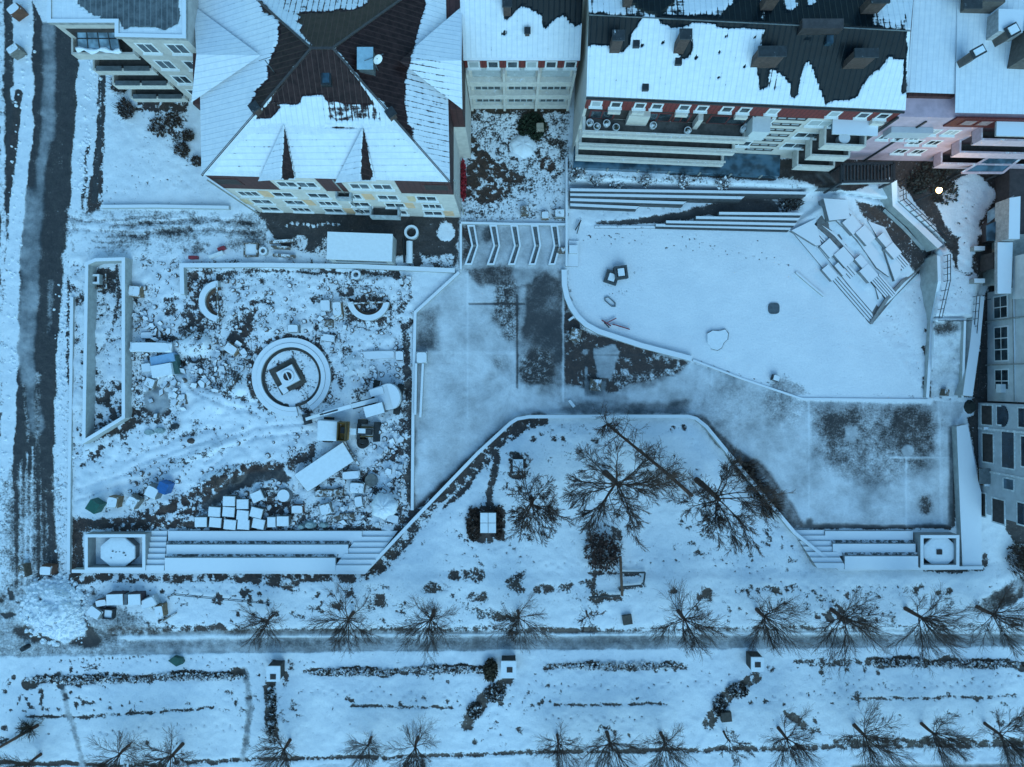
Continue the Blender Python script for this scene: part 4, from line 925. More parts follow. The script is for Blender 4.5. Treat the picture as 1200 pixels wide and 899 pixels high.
for py, z1 in ((503,6.6),(553,6.6)):
    m = MB(); m.fbox(F, al2(py,1.5)-.1, al2(py,1.5)+.1, .1, z1, .0, .1); m.build('pilaster', M('stone_trim', (.6,.62,.63), 0), rb2)
m = MB(); cc = al2(487,2.4)
for k in range(12):
    t0, t1 = k*math.pi/12, (k+1)*math.pi/12
    m.fbox(F, cc+1.0*math.cos(t1), cc+1.0*math.cos(t0), 3.3, 3.35+.75*math.sin((t0+t1)/2), .02, .08)
m.build('arch_head', dkp, rb2)
m = MB(); m.fbox(F, al2(548,1), al2(566,1), 1.55, 1.7, .0, 1.0); m.build('door_canopy', iron, rb2); m = MB(); m.fbox(F, al2(549,.8), al2(569,.8), .1, 1.2, .0, .1); m.build('door', M('brown_wood', (.11,.06,.02), 0), rb2)
m = MB(); m.fbox(F, al2(500,1), al2(503,1), 1.35, 1.5, .0, .5); m.fbox(F, al2(566,1), al2(569,1), 1.4, 1.55, 0, .5); m.build('cornice', concsn, rb2)
# low snowy buildings north of it
lo = thing('snowy_annex', 'low grey annex with a narrow snow covered flat roof beside the round upper terrace', 'building', P(1176,315,2.2))
m = MB(); m.prism([P(1161,281,2.2)[:2], P(1162,333,2.2)[:2], P(1215,333,2.2)[:2], P(1215,281,2.2)[:2]], 1.0, 4.6); m.build('wall', conc, lo)
m = MB(); m.prism([P(1169,284,5)[:2], P(1169,344,5)[:2], P(1185,344,5)[:2], P(1187,284,5)[:2]], 4.61, 5.0); m.build('roof', M('snowed_terrace', (.4,.4,.4), 1), lo)
m = MB(); m.prism([P(1190,300,5)[:2], P(1190,350,5)[:2], P(1230,350,5)[:2], P(1230,300,5)[:2]], 4.62, 6.5); m.build('upper_wall', white, lo)
m = MB(); m.box(P(1158,307,3.4), .12, 1.5, 2.4, 4.2); m.build('door', recess, lo)
for k, py in enumerate((291, 329)):
    m = MB(); m.box(P(1148, py, 3.0), 1.0, .4, 2.3, 3.0); single('door_planter', m, concfull, 'snow capped planter box %s the annex door' % ('above' if k == 0 else 'below'), 'planter', 'planters beside the annex door')
ab = thing('glass_annex', 'dark annex with slanted glass roof panes next to the snowy round terrace', 'building', P(1180,245,2.2))
m = MB(); m.prism([P(1156,262,3)[:2], P(1156,283,3)[:2], P(1230,283,3)[:2], P(1230,200,3)[:2], P(1172,200,3)[:2], P(1172,240,3)[:2]], 2.0, 4.2); m.build('wall', M('dark_wall', (.05,.04,.042), 0), ab)
m = MB(); m.prism([P(1183,232,6)[:2], P(1182,280,6)[:2], P(1195,280,6)[:2], P(1196,230,6)[:2]], 4.21, 6.0); m.build('roof', M('snowed_terrace', (.4,.4,.4), 1), ab)
m = MB(); m.hexa([P(1157,248,3.6), P(1157,262,3.6), P(1184,240,5.2), P(1188,229,5.2)], [P(1157,248,3.6)+Vector((0,0,.08)), P(1157,262,3.6)+Vector((0,0,.08)), P(1184,240,5.2)+Vector((0,0,.08)), P(1188,229,5.2)+Vector((0,0,.08))]); m.build('glass_roof', paneg, ab)
m = MB(); m.prism([P(1157,264,4.4)[:2], P(1157,282,4.4)[:2], P(1174,282,4.4)[:2], P(1174,256,4.4)[:2]], 4.22, 4.35); m.build('skylight', paneb, ab)
gcn = thing('glass_canopy', 'long slanted blue glass canopy in front of the pink balconies', 'canopy', P(1160,190,3))
a, b_, c, d = P(1126,203,4.6), P(1174,203,4.6), P(1215,170,5.6), P(1196,163,5.6)
m = MB(); m.hexa([a, b_, c, d], [x+Vector((0,0,.07)) for x in (a, b_, c, d)]); m.build('pane', paneb, gcn)
m = MB()
for x, y in ((a,d),(a,b_),(b_,c)): m.obox(x+Vector((0,0,.1)), y+Vector((0,0,.1)), .18, .14)
m.obox(lerp(a,d,.5)+Vector((0,0,.1)), lerp(b_,c,.5)+Vector((0,0,.1)), .1, .1)
m.build('frame', pinksn, gcn)
for x in (a, b_):
    m = MB(); m.box(x, .15, .15, 1.9, x.z); m.build('post', dark, gcn)
# ============================================================ walls, stairs, terraces
SNW = M('snow', (.78,.82,.86), 0, .85, .04)
wallw = M('pale_concrete', (.40,.42,.41), .0, .85, .15, 2); walls_ = M('pale_concrete_snow', (.40,.42,.41), 1, .85, .15, 2); wallp = M('pale_concrete_dusted', (.40,.42,.41), .62, .85, .15, 2)
stone = M('paving_stone', (.20,.21,.22), .72, .8, .2, 2); stonef = M('snowed_stone', (.20,.21,.22), 1, .8, .2, 2)
steel = M('rail_steel', (.05,.055,.06), 0, .4, .2, 3, .6)
def wl(name, pts, wd, z1, mat, label, cat='wall', closed=False, z0=-.3, cap=None, group=None):
    base = min(gz(*p) for p in pts)
    m = MB(); hs = [gz(*p) - base for p in pts]
    m.wall([P(p[0], p[1], base + h + z1)[:2] for p, h in zip(pts, hs)], wd, base + z0, base + z1, closed, hs)
    return single(name, m, mat, label, cat, group)
wl('light_well_wall', [(101.5,309),(112,304.5),(144.5,303.5),(144.5,489),(98,517.5)], .32, 1.3, walls_, 'pale concrete wall closing the long sunken planter strip next to the street', closed=True)
wl('parapet_wall', [(213.5,345),(212.5,311),(300,310.5),(420,312),(533,317)], .42, .6, walls_, 'long low white wall running from the site corner to the chevron planters')
wl('site_wall', [(538,319),(486.5,366),(484,480),(483,598)], .28, .45, walls_, 'thin low wall between the building site and the paved square')
wl('retaining_wall', [(84,669.5),(427,671),(484,610),(560,531),(598,496),(606,491),(620,488.5),(700,488),(806,488),(816,490.5),(828,500),(880,563),(932,625),(984,667),(1152,665.5)], .32, .75, walls_, 'long white topped wall that bends around the lawn with the big trees')
cv = [(661.5,315),(662,335),(665,350),(670,363),(679,375),(690,384),(706,392),(730,401),(770,408.5),(811,422)]
cv = [(661,316),(661.5,334),(664.5,348),(669.5,360),(677,371),(687,380.5),(702,388.5),(725,396),(752,405),(811,420.5)]
wl('curved_wall', cv, .5, .5, walls_, 'curved white seat wall sweeping around the snowy terrace corner')
wl('terrace_edge', [(812,422),(870,444),(940,467.5),(1088,469)], .2, .12, walls_, 'very low snow dusted kerb between the snowy terrace and the paved square', 'kerb')
wl('courtyard_wall', [(540,261),(600,262.5),(664,263)], .22, .4, walls_, 'low wall along the lower edge of the courtyard garden')
wl('courtyard_side_wall', [(664,184),(664,262),(664,312)], .22, .5, walls_, 'straight low wall between the courtyard and the stepped lawn')
wl('square_side_wall', [(540,262),(540,316)], .22, .35, walls_, 'short low wall at the left end of the chevron planters')
wl('lawn_wall', [(118,242),(180,241.5),(268,243)], .3, .5, walls_, 'snow capped garden wall between the corner lawn and the crossing')
m = MB(); m.prism([P(x,y,.75)[:2] for x, y in ((1121,500),(1134,497),(1146,562),(1150,577),(1150.5,663.8),(1128,663.8),(1124,570))], -.2, .75); single('snow_ledge', m, walls_, 'broad snow covered ledge at the right side of the paved square', 'ledge')
wl('kerb_wall', [(84,348),(83,440),(81,560),(80,668)], .3, .25, walls_, 'long narrow kerb wall between the street and the building site', 'kerb')

def steps_y(mb, x0, x1, ys, h0, dh, skew=0., z0=-.2):       # rows at falling height towards the top of the picture
    n = len(ys)
    for i in range(n - 1):
        z = h0 + dh*i; a, b = ys[i], ys[i+1]
        s0, s1 = skew*(a-ys[0]), skew*(b-ys[0])
        mb.prism([P(x0+s0, a, z)[:2], P(x1[0]+x1[1]*(a-ys[0]), a, z)[:2], P(x1[0]+x1[1]*(b-ys[0]), b, z)[:2], P(x0+s1, b, z)[:2]], z0, z)
tm = M('seat_concrete', (.30,.31,.31), 1, .85, .12, 2)
def terrace(name, label, px0s, px1s, ys, zs):
    t = thing(name, label, 'seating', P((px0s[0]+px1s[0])/2, ys[0], 0))
    for i in range(len(ys)-1):
        m = MB(); z = zs[i]
        m.prism([P(px0s[i], ys[i]+.4, z)[:2], P(px1s[i], ys[i]+.4, z)[:2], P(px1s[i], ys[i+1], z)[:2], P(px0s[i], ys[i+1], z)[:2]], -.2, z); m.build('seat_row', tm, t)
        if i < 2:
            m = MB(); m.prism([P(lerp(px0s[i],px0s[i+1],.8), ys[i+1]-.2, z)[:2], P(lerp(px1s[i],px1s[i+1],.8), ys[i+1]-.2, z)[:2], P(lerp(px1s[i],px1s[i+1],.75), ys[i+1]-4.2, z)[:2], P(lerp(px0s[i],px0s[i+1],.75), ys[i+1]-4.2, z)[:2]], z-.02, z+.006); m.build('bare_strip', M('thawed_strip', (.10,.10,.10), .62 if i == 0 else .8, .6, .3, 2), t)
    return t
def stairs(name, label, px0, px1, ys, z0, dz, grp='stairs of the seat terraces'):
    t = thing(name, label, 'stairs', P(px0[0], ys[0], 0), grp); n = len(ys) - 1
    for i in range(n):
        z = z0 + dz*i; a, b = ys[i], ys[i+1]; f0, f1 = i/n, (i+1)/n
        m = MB(); X = lambda f, e: e[0] + (e[1]-e[0])*f
        m.prism([P(X(f0,px0), a+.25, z)[:2], P(X(f0,px1), a+.25, z)[:2], P(X(f1,px1), b, z)[:2], P(X(f1,px0), b, z)[:2]], -.2, z); m.build('step', tm, t)
    return t
terrace('seat_terrace', 'long snow covered seat terrace of three rows below the building site', (197,195,193), (424,408,393), (622,638,653.5,669), (.4,.85,1.3))
stairs('terrace_stairs', 'narrow stairs at the left end of the long seat terrace beside the boxed planter', (170,170), (196,192), [622+47*i/7 for i in range(8)], .22, .17)
stairs('terrace_stairs', 'slanted stairs at the right end of the long seat terrace against the bent wall', (425,388), (466,430), [622+47*i/7 for i in range(8)], .22, .17)
terrace('seat_terrace', 'short snow covered seat terrace of three rows at the foot of the frosty square', (967,976,990), (1070,1073,1076), (622,637,651.5,667), (.4,.85,1.3))
stairs('terrace_stairs', 'slanted stairs at the left end of the short seat terrace next to the lawn', (928,958), (966,992), [621+45*i/7 for i in range(8)], .22, .17)
for (x0, y0, x1, y1, lab, cx, cy, rx) in ((99,626,170.5,669,'square concrete box with an oval snow covered planter left of the long terrace',138,647,22), (1078.5,627,1124.5,666,'square concrete box with a round snow covered planter right of the short terrace',1101,646,20.5)):
    t = thing('boxed_planter', lab, 'planter', P((x0+x1)/2, (y0+y1)/2, 0))
    m = MB(); m.wall([P(x, y, 1.35)[:2] for x, y in ((x0+2,y0+2),(x1-2,y0+2),(x1-2,y1-2),(x0+2,y1-2))], .3, -.2, 1.35, True); m.build('box_wall', M('seat_concrete', (.3,.31,.31), 1), t)
    m = MB(); c_ = P(cx, cy, .9); 
    n = 8; pts = [(c_.x + L(rx,.9)*math.cos(R(22.5+45*k)), c_.y + L(18.5,.9)*math.sin(R(22.5+45*k))) for k in range(n)]
    m.prism(pts, 0, .85); m.build('planter_bed', stonef, t)
    m = MB(); rg_ = [(1,.86),(.97,.95),(.8,1.0),(.4,1.03)]
    for s_, z in rg_: m.v += [(c_.x+(p[0]-c_.x)*s_, c_.y+(p[1]-c_.y)*s_, z) for p in pts]
    for j in range(3):
        for k in range(n): m.f.append((j*n+k, j*n+(k+1)%n, (j+1)*n+(k+1)%n, (j+1)*n+k)); m.mi.append(0)
    m.f.append(tuple(3*n+k for k in range(n))); m.mi.append(0)
    m.build('snow_cap', SNW, t)
    if rx < 22:
        m = MB(); m.box(P(1101,647,1.1), .5, .48, .9, 1.13); m.build('hole_cover', recess, t)
    else:
        for dx, dy in ((-6,-1),(-2,0),(2,0),(7,1),(9,4),(-8,7)):
            m = MB(); m.disc(P(cx+dx, cy+dy, 1.05), random.uniform(.08,.2), .8, 1.1, 7, .7, .6); m.build('dead_plant', M('winter_plant', (.03,.035,.02), .0), t)
# --- stepped lawn edges
stg = thing('lawn_steps', 'long shallow stone steps striping the snowy slope left below the long balconies', 'steps', P(760,232,.8))
for i, (y0, y1, x1) in enumerate(((221.5,225.5,944),(227,231,868),(233,237,800),(239,242.5,745))):
    z = 1.35-.3*i; m = MB(); m.prism([P(668,y0+3.2,z)[:2], P(x1,y1+3.2,z)[:2], P(x1+4,y1,z)[:2], P(668,y0,z)[:2]], -.1, z+.22); m.build('step', M('lawn_step', (.13,.15,.16), .85, .8, .2), stg)
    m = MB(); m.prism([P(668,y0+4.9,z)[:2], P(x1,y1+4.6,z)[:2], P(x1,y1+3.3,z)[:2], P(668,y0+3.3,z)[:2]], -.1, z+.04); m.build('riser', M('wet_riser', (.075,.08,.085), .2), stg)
stg = thing('lawn_steps', 'four straight dark steps above the top edge of the snowy terrace', 'steps', P(850,258,.5))
for i, (y0, y1, x0, x1) in enumerate(((249,250,842,941),(254,256,815,937),(259,262,780,933),(263,267,768,927))):
    z = .95-.24*i; m = MB(); m.prism([P(x0,y0+3.0,z)[:2], P(x1-3,y1+3.0,z)[:2], P(x1,y1,z)[:2], P(x0,y0,z)[:2]], -.1, z+.2); m.build('step', M('lawn_step', (.13,.15,.16), .85, .8, .2), stg)
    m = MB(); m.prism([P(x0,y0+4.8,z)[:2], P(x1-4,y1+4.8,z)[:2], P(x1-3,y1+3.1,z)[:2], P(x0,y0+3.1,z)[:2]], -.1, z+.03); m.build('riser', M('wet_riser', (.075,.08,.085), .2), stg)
wl('lawn_edge', [(697,266),(760,266),(932,269.5)], .25, .15, stone, 'thin stone edge along the top of the snowy terrace', 'kerb')

# --- stone amphitheatre
am = thing('amphitheatre', 'stepped stone amphitheatre of snowy slabs rising to the upper walk', 'amphitheatre', P(990,310,0))
def A2(s, t, z): return P(927 + .654*s + .757*t, 268 + .757*s - .654*t, z)
def aslab(pts, z, th, name, mat):
    z = z*.55; m = MB(); m.prism([A2(s, t, z)[:2] for s, t in pts], z-th, z); return m.build(name, mat, am)
aslab([(0,-1),(70,-2),(92,9),(100,26),(60,12),(0,10)], .333, .6, 'tread', stonef)
aslab([(38,10),(100,8),(136,8),(132,20),(98,22),(60,14)], .62, .8, 'tread', stonef)
aslab([(20,30),(40,33),(78,34),(112,32),(130,24),(128,34),(118,44),(70,36),(40,36)], 1.15, 1.2, 'tread', stonef)
aslab([(22,46),(60,50),(100,46),(118,50),(104,58),(58,62),(20,64)], 1.7, 1.5, 'tread', stonef)
aslab([(52,74),(86,68),(126,52),(124,62),(110,76),(70,84)], 2.15, 1.8, 'tread', stonef)
for (s0, s1, t0, t1, z) in ((38,56,12,27,.75),(56,76,18,33,.95),(66,82,10,16,.69),(90,108,28,42,1.35),(76,90,33,42,1.28),(34,53,50,65,1.9),(53,73,54,68,2.05),(74,90,70,79,2.3),(90,106,68,80,2.42),(60,78,-4,6,.45)):
    aslab([(s0,t0),(s1,t0),(s1,t1),(s0,t1)], z + .45, 1.4, 'block', M('am_block', (.24,.25,.26), 1, .8, .1, 2))
def aflight(s0, s1, t0, t1, z0, z1, n):
    for i in range(n):
        a, b = t0 + (t1-t0)*i/n, t0 + (t1-t0)*(i+1)/n; z = z0 + (z1-z0)*(i+1)/n
        aslab([(s0,a+.9),(s1,a+.9),(s1,b),(s0,b)], z, 1.0, 'step', M('am_block', (.24,.25,.26), 1, .8, .1, 2))
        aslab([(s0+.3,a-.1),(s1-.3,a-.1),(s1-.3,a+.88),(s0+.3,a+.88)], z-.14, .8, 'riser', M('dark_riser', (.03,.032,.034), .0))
aflight(76,146,-3,7,.05,.5,3); aflight(16,37,8,22,.35,.95,5); aflight(76,90,14,24,.65,1.0,3); aflight(108,138,30,44,1.2,1.75,5); aflight(16,34,50,66,1.7,2.3,5); aflight(95,122,66,78,2.0,2.4,4); aflight(40,72,-2,3,.05,.3,2)
for pts, z in (([(2,-1),(34,9),(38,14),(16,26),(10,30)], 1.0), ([(-2,52),(22,40),(36,60),(18,72)], 2.4)): aslab(pts, z, 1.2, 'ramp_slab', stonef)
aslab([(30,36),(60,37),(110,44),(104,51),(58,48),(28,48)], .95, 1.0, 'channel', stone); aslab([(14,24),(30,26),(60,30),(76,34),(30,40),(10,44)], 1.0, 1.0, 'channel', M('bare_stone', (.16,.16,.16), .12)); aslab([(128,10),(146,4),(140,40),(137,78),(128,74),(126,40)], .5, .8, 'channel', M('bare_stone', (.16,.16,.16), .12))
aslab([(104,44),(124,36),(126,62),(112,58)], 1.0, .8, 'channel', M('bare_stone', (.16,.16,.16), .12))
# --- walls of the upper walk
wl('bridge_parapet', [(1048,213),(1049,239),(1074,262),(1102,289)], .6, 1.6, walls_, 'white angled parapet of the upper walk above the amphitheatre')
wl('loggia_wall', [(1036,246),(1058,266),(1082,292)], .3, .1, wallw, 'lower grey wall framing the dark gap beside the amphitheatre')
wl('slope_wall', [(1021,379),(1040,350),(1058,330),(1080,312),(1096,299)], .3, .25, M('bare_stone2', (.22,.22,.22), .3), 'grey wall curving up between the amphitheatre and the snowy triangle')
wl('ramp_wall', [(1094,298),(1100,300),(1101,330),(1092,375),(1090,420),(1087,466)], .3, .5, walls_, 'snow capped wall at the left edge of the upper walk and the ramp')
wl('ramp_side_wall', [(1131,376),(1128,466)], .22, .5, walls_, 'thin wall at the right side of the snowy ramp')
wl('snowy_ledge', [(1148,347),(1143,400),(1134,464)], .95, 1.4, walls_, 'long snow covered ledge beside the ramp and the white framed windows')
def railing(label, pts, h=1.0, grp=None, n=6):
    t = thing('railing', label, 'railing', G(*pts[0]), grp)
    bs = [G(*p) for p in pts]; m = MB()
    for q in (1.0, .55): 
        for a, b in zip(bs[:-1], bs[1:]): m.obox(a+Vector((0,0,h*q)), b+Vector((0,0,h*q)), .05, .05)
    m.build('rail', steel, t)
    for a, b in zip(bs[:-1], bs[1:]):
        for k in range(n):
            c_ = lerp(a, b, k/n); m = MB(); m.box(c_, .05, .05, c_.z-.1, c_.z+h-.03); m.build('post', steel, t)
    return t
railing('dark railing behind the white angled parapet by the lit lamp', [(1054,213),(1055,236),(1080,260),(1105,284)], 1.0, None, 4)
railing('dark railing along the left edge of the upper walk', [(1106,300),(1106,330),(1096,374)], 1.0, None, 4)
railing('dark railing across the head of the snowy ramp', [(1094,377),(1131,377)], 1.0, None, 4)
railing('dark railing on the long ledge beside the ramp', [(1140,348),(1136,400),(1128,464)], 1.0, None, 6)
t = thing('stair_railing', 'dark railing in front of the long ledge close to the white framed windows', 'railing', P(1150,376,.2)); m = MB()
m.obox(P(1153,352,1.0), P(1146,466,.9), .06, .06); m.build('rail', steel, t)
for k in range(5):
    m = MB(); m.box(lerp(P(1153,352,0), P(1146,466,0), k/4.), .06, .06, -.1, .95); m.build('post', steel, t)
# slatted pergola
pg = thing('pergola', 'dark slatted pergola above the passage next to the stepped amphitheatre', 'pergola', P(1015,203,2.3))
m = MB(); zt = 4.6
for a, b in (((986,193),(1047,191)),((986,213),(1047,212)),((986,193),(986,213)),((1047,191),(1047,212))): m.obox(P(*a,zt), P(*b,zt), .22, .25)
m.build('frame', dark, pg)
for k in range(15):
    m = MB(); x = 988.5+4*k; m.obox(P(x,193.5,zt+.05), P(x,212.5,zt+.05), .11, .2); m.build('slat', darksn, pg)
for x, y in ((987,193),(987,213),(1046,192),(1046,212)):
    m = MB(); m.box(P(x,y,zt), .18, .18, 1.0, zt-.05); m.build('post', dark, pg)
m = MB(); m.prism([P(986,216,4.2)[:2], P(1046,214.5,4.2)[:2], P(1046,213,4.2)[:2], P(986,214,4.2)[:2]], 4.0, 4.3); m.build('edge_beam', walls_, pg)
fx = thing('picket_fence', 'grey picket fence panel left of the slatted pergola', 'fence', G(972,220)); m = MB()
for k in range(12): m.box(P(960+2.2*k, 221, 2.3), .08, .06, 1.4, 2.5)
m.build('pickets', iron, fx); m = MB(); m.obox(P(959,221,2.2), P(986,221,2.2), .05, .08); m.build('rail', iron, fx)
# lamp
gl_ = G(1072,236); t = thing('street_lamp', 'lit street lamp glowing warm beside the angled parapet', 'lamp', gl_)
m = MB(); m.tube([gl_, gl_+Vector((0,0,3.4))], [.07,.05], 8); m.obox(gl_+Vector((0,0,3.4)), gl_+Vector((.35,.25,3.45)), .06, .06); m.build('pole', dark, t)
m = MB(); m.disc(gl_+Vector((.1,.05,0)), .27, gl_.z+3.46, gl_.z+3.7, 12, 1, .6); m.build('lamp_head', M('lamp_glow', (.9,.8,.5), 0, .5, 0, 1, 0, None, ((1.0,.60,.20), 7)), t)
pl = bpy.data.lights.new('lamp_light', 'POINT'); pl.energy = 150; pl.color = (1, .75, .4); pl.shadow_soft_size = .2
po = bpy.data.objects.new('lamp_light', pl); COL.objects.link(po); po.location = gl_+Vector((.1,.05,4.0))

# --- chevron planters
ordn = ['leftmost', 'second from the left', 'middle', 'second from the right', 'rightmost']
for k, x in enumerate((551,577,601.5,625.5,648.5)):
    t = thing('chevron_planter', 'bent grey bed with a snowy kerb, %s of the five chevrons' % ordn[k], 'planter', P(x,286,0), 'chevron beds at the top of the square')
    y0, y1 = 264.5, 309.5; w_ = 5.0; b = 5 - .3*k
    pts = [(x-w_/2,y0),(x+w_/2+2,y0),(x+w_/2+b+1,288),(x+w_/2-1,y1),(x-w_/2-3+.6*k*.3,y1),(x-w_/2+b,288)]
    m = MB(); m.wall([P(*p,.35)[:2] for p in pts], .17, -.1, .35, True); m.build('kerb', walls_, t)
    m = MB(); m.prism([P(*p,.12)[:2] for p in pts], -.1, .12); m.build('bed', M('bed_gravel', (.15,.165,.175), .12, .8, .4, 5), t)
    m = MB(); m.box(P(x+b,288,.2), .25, .2, .1, .3); m.build('drain_box', conc, t)
# ============================================================ objects on the ground
def ground_box(name, px, py, w_, d_, h, rot, mat, label, cat, grp=None, z0=None):
    z = (gz(px, py) if z0 is None else z0)
    if mat in (obox_, wbox):
        mat = [obox_, wbox, wood, M('dark_crate', (.05,.05,.052), .85, .8, .25), M('rusty_crate', (.14,.065,.04), .9, .8, .25), M('mottled_crate', (.20,.19,.17), .74, .8, .25), M('sawn_crate', (.22,.15,.09), .8, .8, .25)][(int(px)*3+int(py)*5) % 7]
    c_ = P(px, py, z + h); m = MB(); W, D = L(w_, z+h), L(d_, z+h); sn = mat not in (gbox, bbox); th_ = min(.12, h*.35) if sn else .0
    m.box(c_, W*.97, D*.97, z-.08, z+h-th_, R(rot))
    if sn:
        rs = random.Random(int(px*7+py)); b = []; tp = []; n = 14; ca, sa = math.cos(R(rot)), math.sin(R(rot))
        for k in range(n):
            a = 2*math.pi*(k+.5)/n; ux, uy = math.copysign(abs(math.cos(a))**.35, math.cos(a)), math.copysign(abs(math.sin(a))**.35, math.sin(a))
            for (lst, f, zz) in ((b, 1.0, z+h-th_+.002), (tp, .90, z+h+rs.uniform(-.02,.03))):
                q = f*rs.uniform(.95,1.03); x, y = ux*W/2*q, uy*D/2*q; lst.append((c_.x+x*ca-y*sa, c_.y+x*sa+y*ca, zz))
        m.hexa(b, tp)
    return single(name, m, mat, label, cat, grp)
wbox = M('white_painted_box', (.5,.53,.55), 1, .7, .1); gbox = M('green_plastic', (.015,.10,.075), .0, .5, .15); bbox = M('blue_plastic', (.02,.12,.34), .12, .5, .15); obox_ = M('grey_box', (.2,.21,.21), 1, .8, .2)
wood = M('old_timber', (.13,.10,.075), .6, .85, .3, 4)
t = thing('site_container', 'long white site container with snowy roof below the peach front', 'container', P(423,290,0)); zc = 2.6
c_ = P(421.5,289,zc); m = MB(); m.box(c_, L(75,zc), L(31,zc), 0, zc-.12, R(-2)); m.build('body', M('container_white', (.42,.43,.42), 0, .6, .1, 2, 0, (0, .3, .8)), t)
m = MB(); m.box(c_, L(76.5,zc), L(32,zc), zc-.119, zc+.05, R(-2)); m.build('roof', SNW, t)
m = MB(); m.box(P(460.5,291,1.3), .1, 1.0, .2, 2.2, R(-2)); m.build('door', iron, t); m = MB(); m.box(c_, L(60,zc), L(32.6,zc), 1.2, 1.9, R(-2)); m.build('window_strip', pane, t)
def ringth(px, py, r0, r1, h, label, mat=walls_, name='concrete_ring', cat='concrete ring'):
    z = gz(px, py); c_ = P(px, py, z+h); m = MB(); m.ring(c_, L(r0,z), L(r1,z), z-.1, z+h, 0, 360, 24)
    return single(name, m, mat, label, cat, 'loose concrete rings')
ringth(482,272,5.6,8.3,.5,'large snow capped concrete ring standing on the dark tarmac right of the container')
ringth(308,294,2.6,4.8,.5,'small concrete ring among the timber above the long low wall')
ringth(417,322,3,5.6,.4,'snow covered ring lying inside the site just below the long low wall')
ringth(227,418+0,5.5,8,.15,'dark old tyre half buried in snow beside the tarp stack', M('rubber', (.02,.02,.022), .55), 'old_tyre', 'tyre')
m = MB(); m.tube([P(480,283,.4), P(480,309,.4)], .33, 12); single('drain_pipe', m, M('pipe_grey', (.3,.32,.33), .8), 'snowy upright length of drain pipe lying below the large concrete ring', 'pipe')
m = MB(); m.tube([P(473,280,.15), P(474,308,.15)], .12, 8); single('thin_pipe', m, dark, 'thin dark pipe lying between the container and the drain pipe', 'pipe')
# round fountain ring, half rings
fc = P(340.5,442,.5); t = thing('round_fountain', 'large round concrete basin with stepped snowy rim in the building site', 'fountain', (fc.x, fc.y, 0))
m = MB(); m.ring(fc, L(40.2), L(46), -.2, .34, -58, 280, 72); m.build('outer_rim', walls_, t); m = MB(); m.ring(fc, L(35), L(39.9), -.2, .40, -58, 280, 72); m.build('middle_rim', walls_, t); m = MB(); m.ring(fc, L(31.5), L(34.9), -.2, .12, 0, 360, 72); m.build('gutter', M('wet_gutter', (.05,.045,.04), .25), t)
m = MB(); m.box(P(337,441,.2), 2.75, 2.75, -.2, .16, R(28)); m.build('apron', M('rough_stone', (.07,.06,.05), .1), t)
pc = P(337,441,.7); m = MB(); m.box(pc, 1.7, 1.7, -.2, .6, R(28)); m.build('plinth', walls_, t); m = MB(); m.ring(pc, .42, .62, .6, .75, 0, 360, 24); m.build('collar', walls_, t); m = MB(); m.disc(pc, .43, .55, .66, 20); m.build('opening', recess, t); m = MB(); m.box(pc, .1, .95, .665, .73, R(25)); m.build('bar', walls_, t)
m = MB(); m.box(P(332,456,.4), .6, .9, -.1, .35, R(35)); m.build('pump_box', obox_, t)
def halfring(px, py, r0, r1, a0, a1, label, tie):
    c_ = P(px, py, .6); t = thing('half_ring_wall', label, 'wall', (c_.x, c_.y, 0), 'half round walls in the pits')
    m = MB(); m.ring(c_, L(r0), L(r1), -.3, .6, a0, a1, 28); m.build('ring', walls_, t)
    m = MB(); m.ring(c_, L(r0-3), L(r0-.3), -.3, .3, a0, a1, 28); m.build('inner_step', M('rusty_timber', (.12,.07,.045), .3, .85, .3, 4), t)
    m = MB(); m.obox(P(*tie[0],.55), P(*tie[1],.55), .15, .12); m.build('tie_bar', wood, t)
halfring(257,353,17,24,95,262,'half round concrete wall open to the right in the left pit', ((254,332),(256,374)))
halfring(431.5,351,18,24.5,188,352,'half round concrete wall open to the top in the right pit', ((412,356),(452,354)))
# manhole frame in the planter strip
t = thing('manhole_shaft', 'white square manhole shaft with a black hole in the long planter strip', 'manhole', P(110,327,0))
m = MB(); m.wall([P(x,y,.7)[:2] for x, y in ((106,322.5),(115,322.5),(115,331.5),(106,331.5))], .2, -.1, .7, True); m.build('shaft', walls_, t); m = MB(); m.box(P(110.5,327,.3), .5, .5, .1, .3); m.build('opening', recess, t)
m = MB(); m.obox(P(105,337,.3), P(126,338,.3), .12, .1); m.obox(P(124,320,.3), P(125,337,.3), .12, .1); m.build('timber', wood, t)
# pallets of pavers
rows = {'back': [(268,587.5,2),(284,591,0),(301,582,-24)], 'middle': [(251,600,4),(267.5,600,5),(284,604,6),(300,601,14)], 'front': [(235,612,0),(252,612.5,5),(269,615,6),(285,615,4),(302.5,614,12),(318,612,0),(331,611,0)]}
nth = ['first', 'second', 'third', 'fourth', 'fifth', 'sixth', 'seventh']
src = None
for rn, ls in rows.items():
    for k, (x, y, r) in enumerate(ls):
        z = gz(x, y)
        if src is None:
            src = thing('paver_pallet', '', 'pallet', (0,0,0), 'paver pallets beside the pond')
            m = MB()
            for dx in (-.5,0,.5): m.box((dx,0), .12, .95, 0, .12)
            m.box((0,0), 1.22, 1.0, .12, .15); m.build('pallet_base', wood, src)
            m = MB(); m.box((0,0), 1.12, .92, .151, .82); m.build('paver_stack', M('paver_grey', (.12,.125,.12), 0, .85, .25, 5), src)
            m = MB(); m.box((0,0), 1.16, .96, .821, .93, 0, .94); m.build('snow_cap', SNW, src); o = src
        else: o = copy_tree(src)
        o.location = P(x, y, z+.9).xy.to_3d() + Vector((0,0,z)); o.rotation_euler = (0,0,-R(r)); o['label'] = 'snow capped paver pallet, %s from the left in the %s row beside the pond' % (nth[k], rn)
        if (rn, k) in (('front',5),): o.scale = (.7, 1.05, 1)
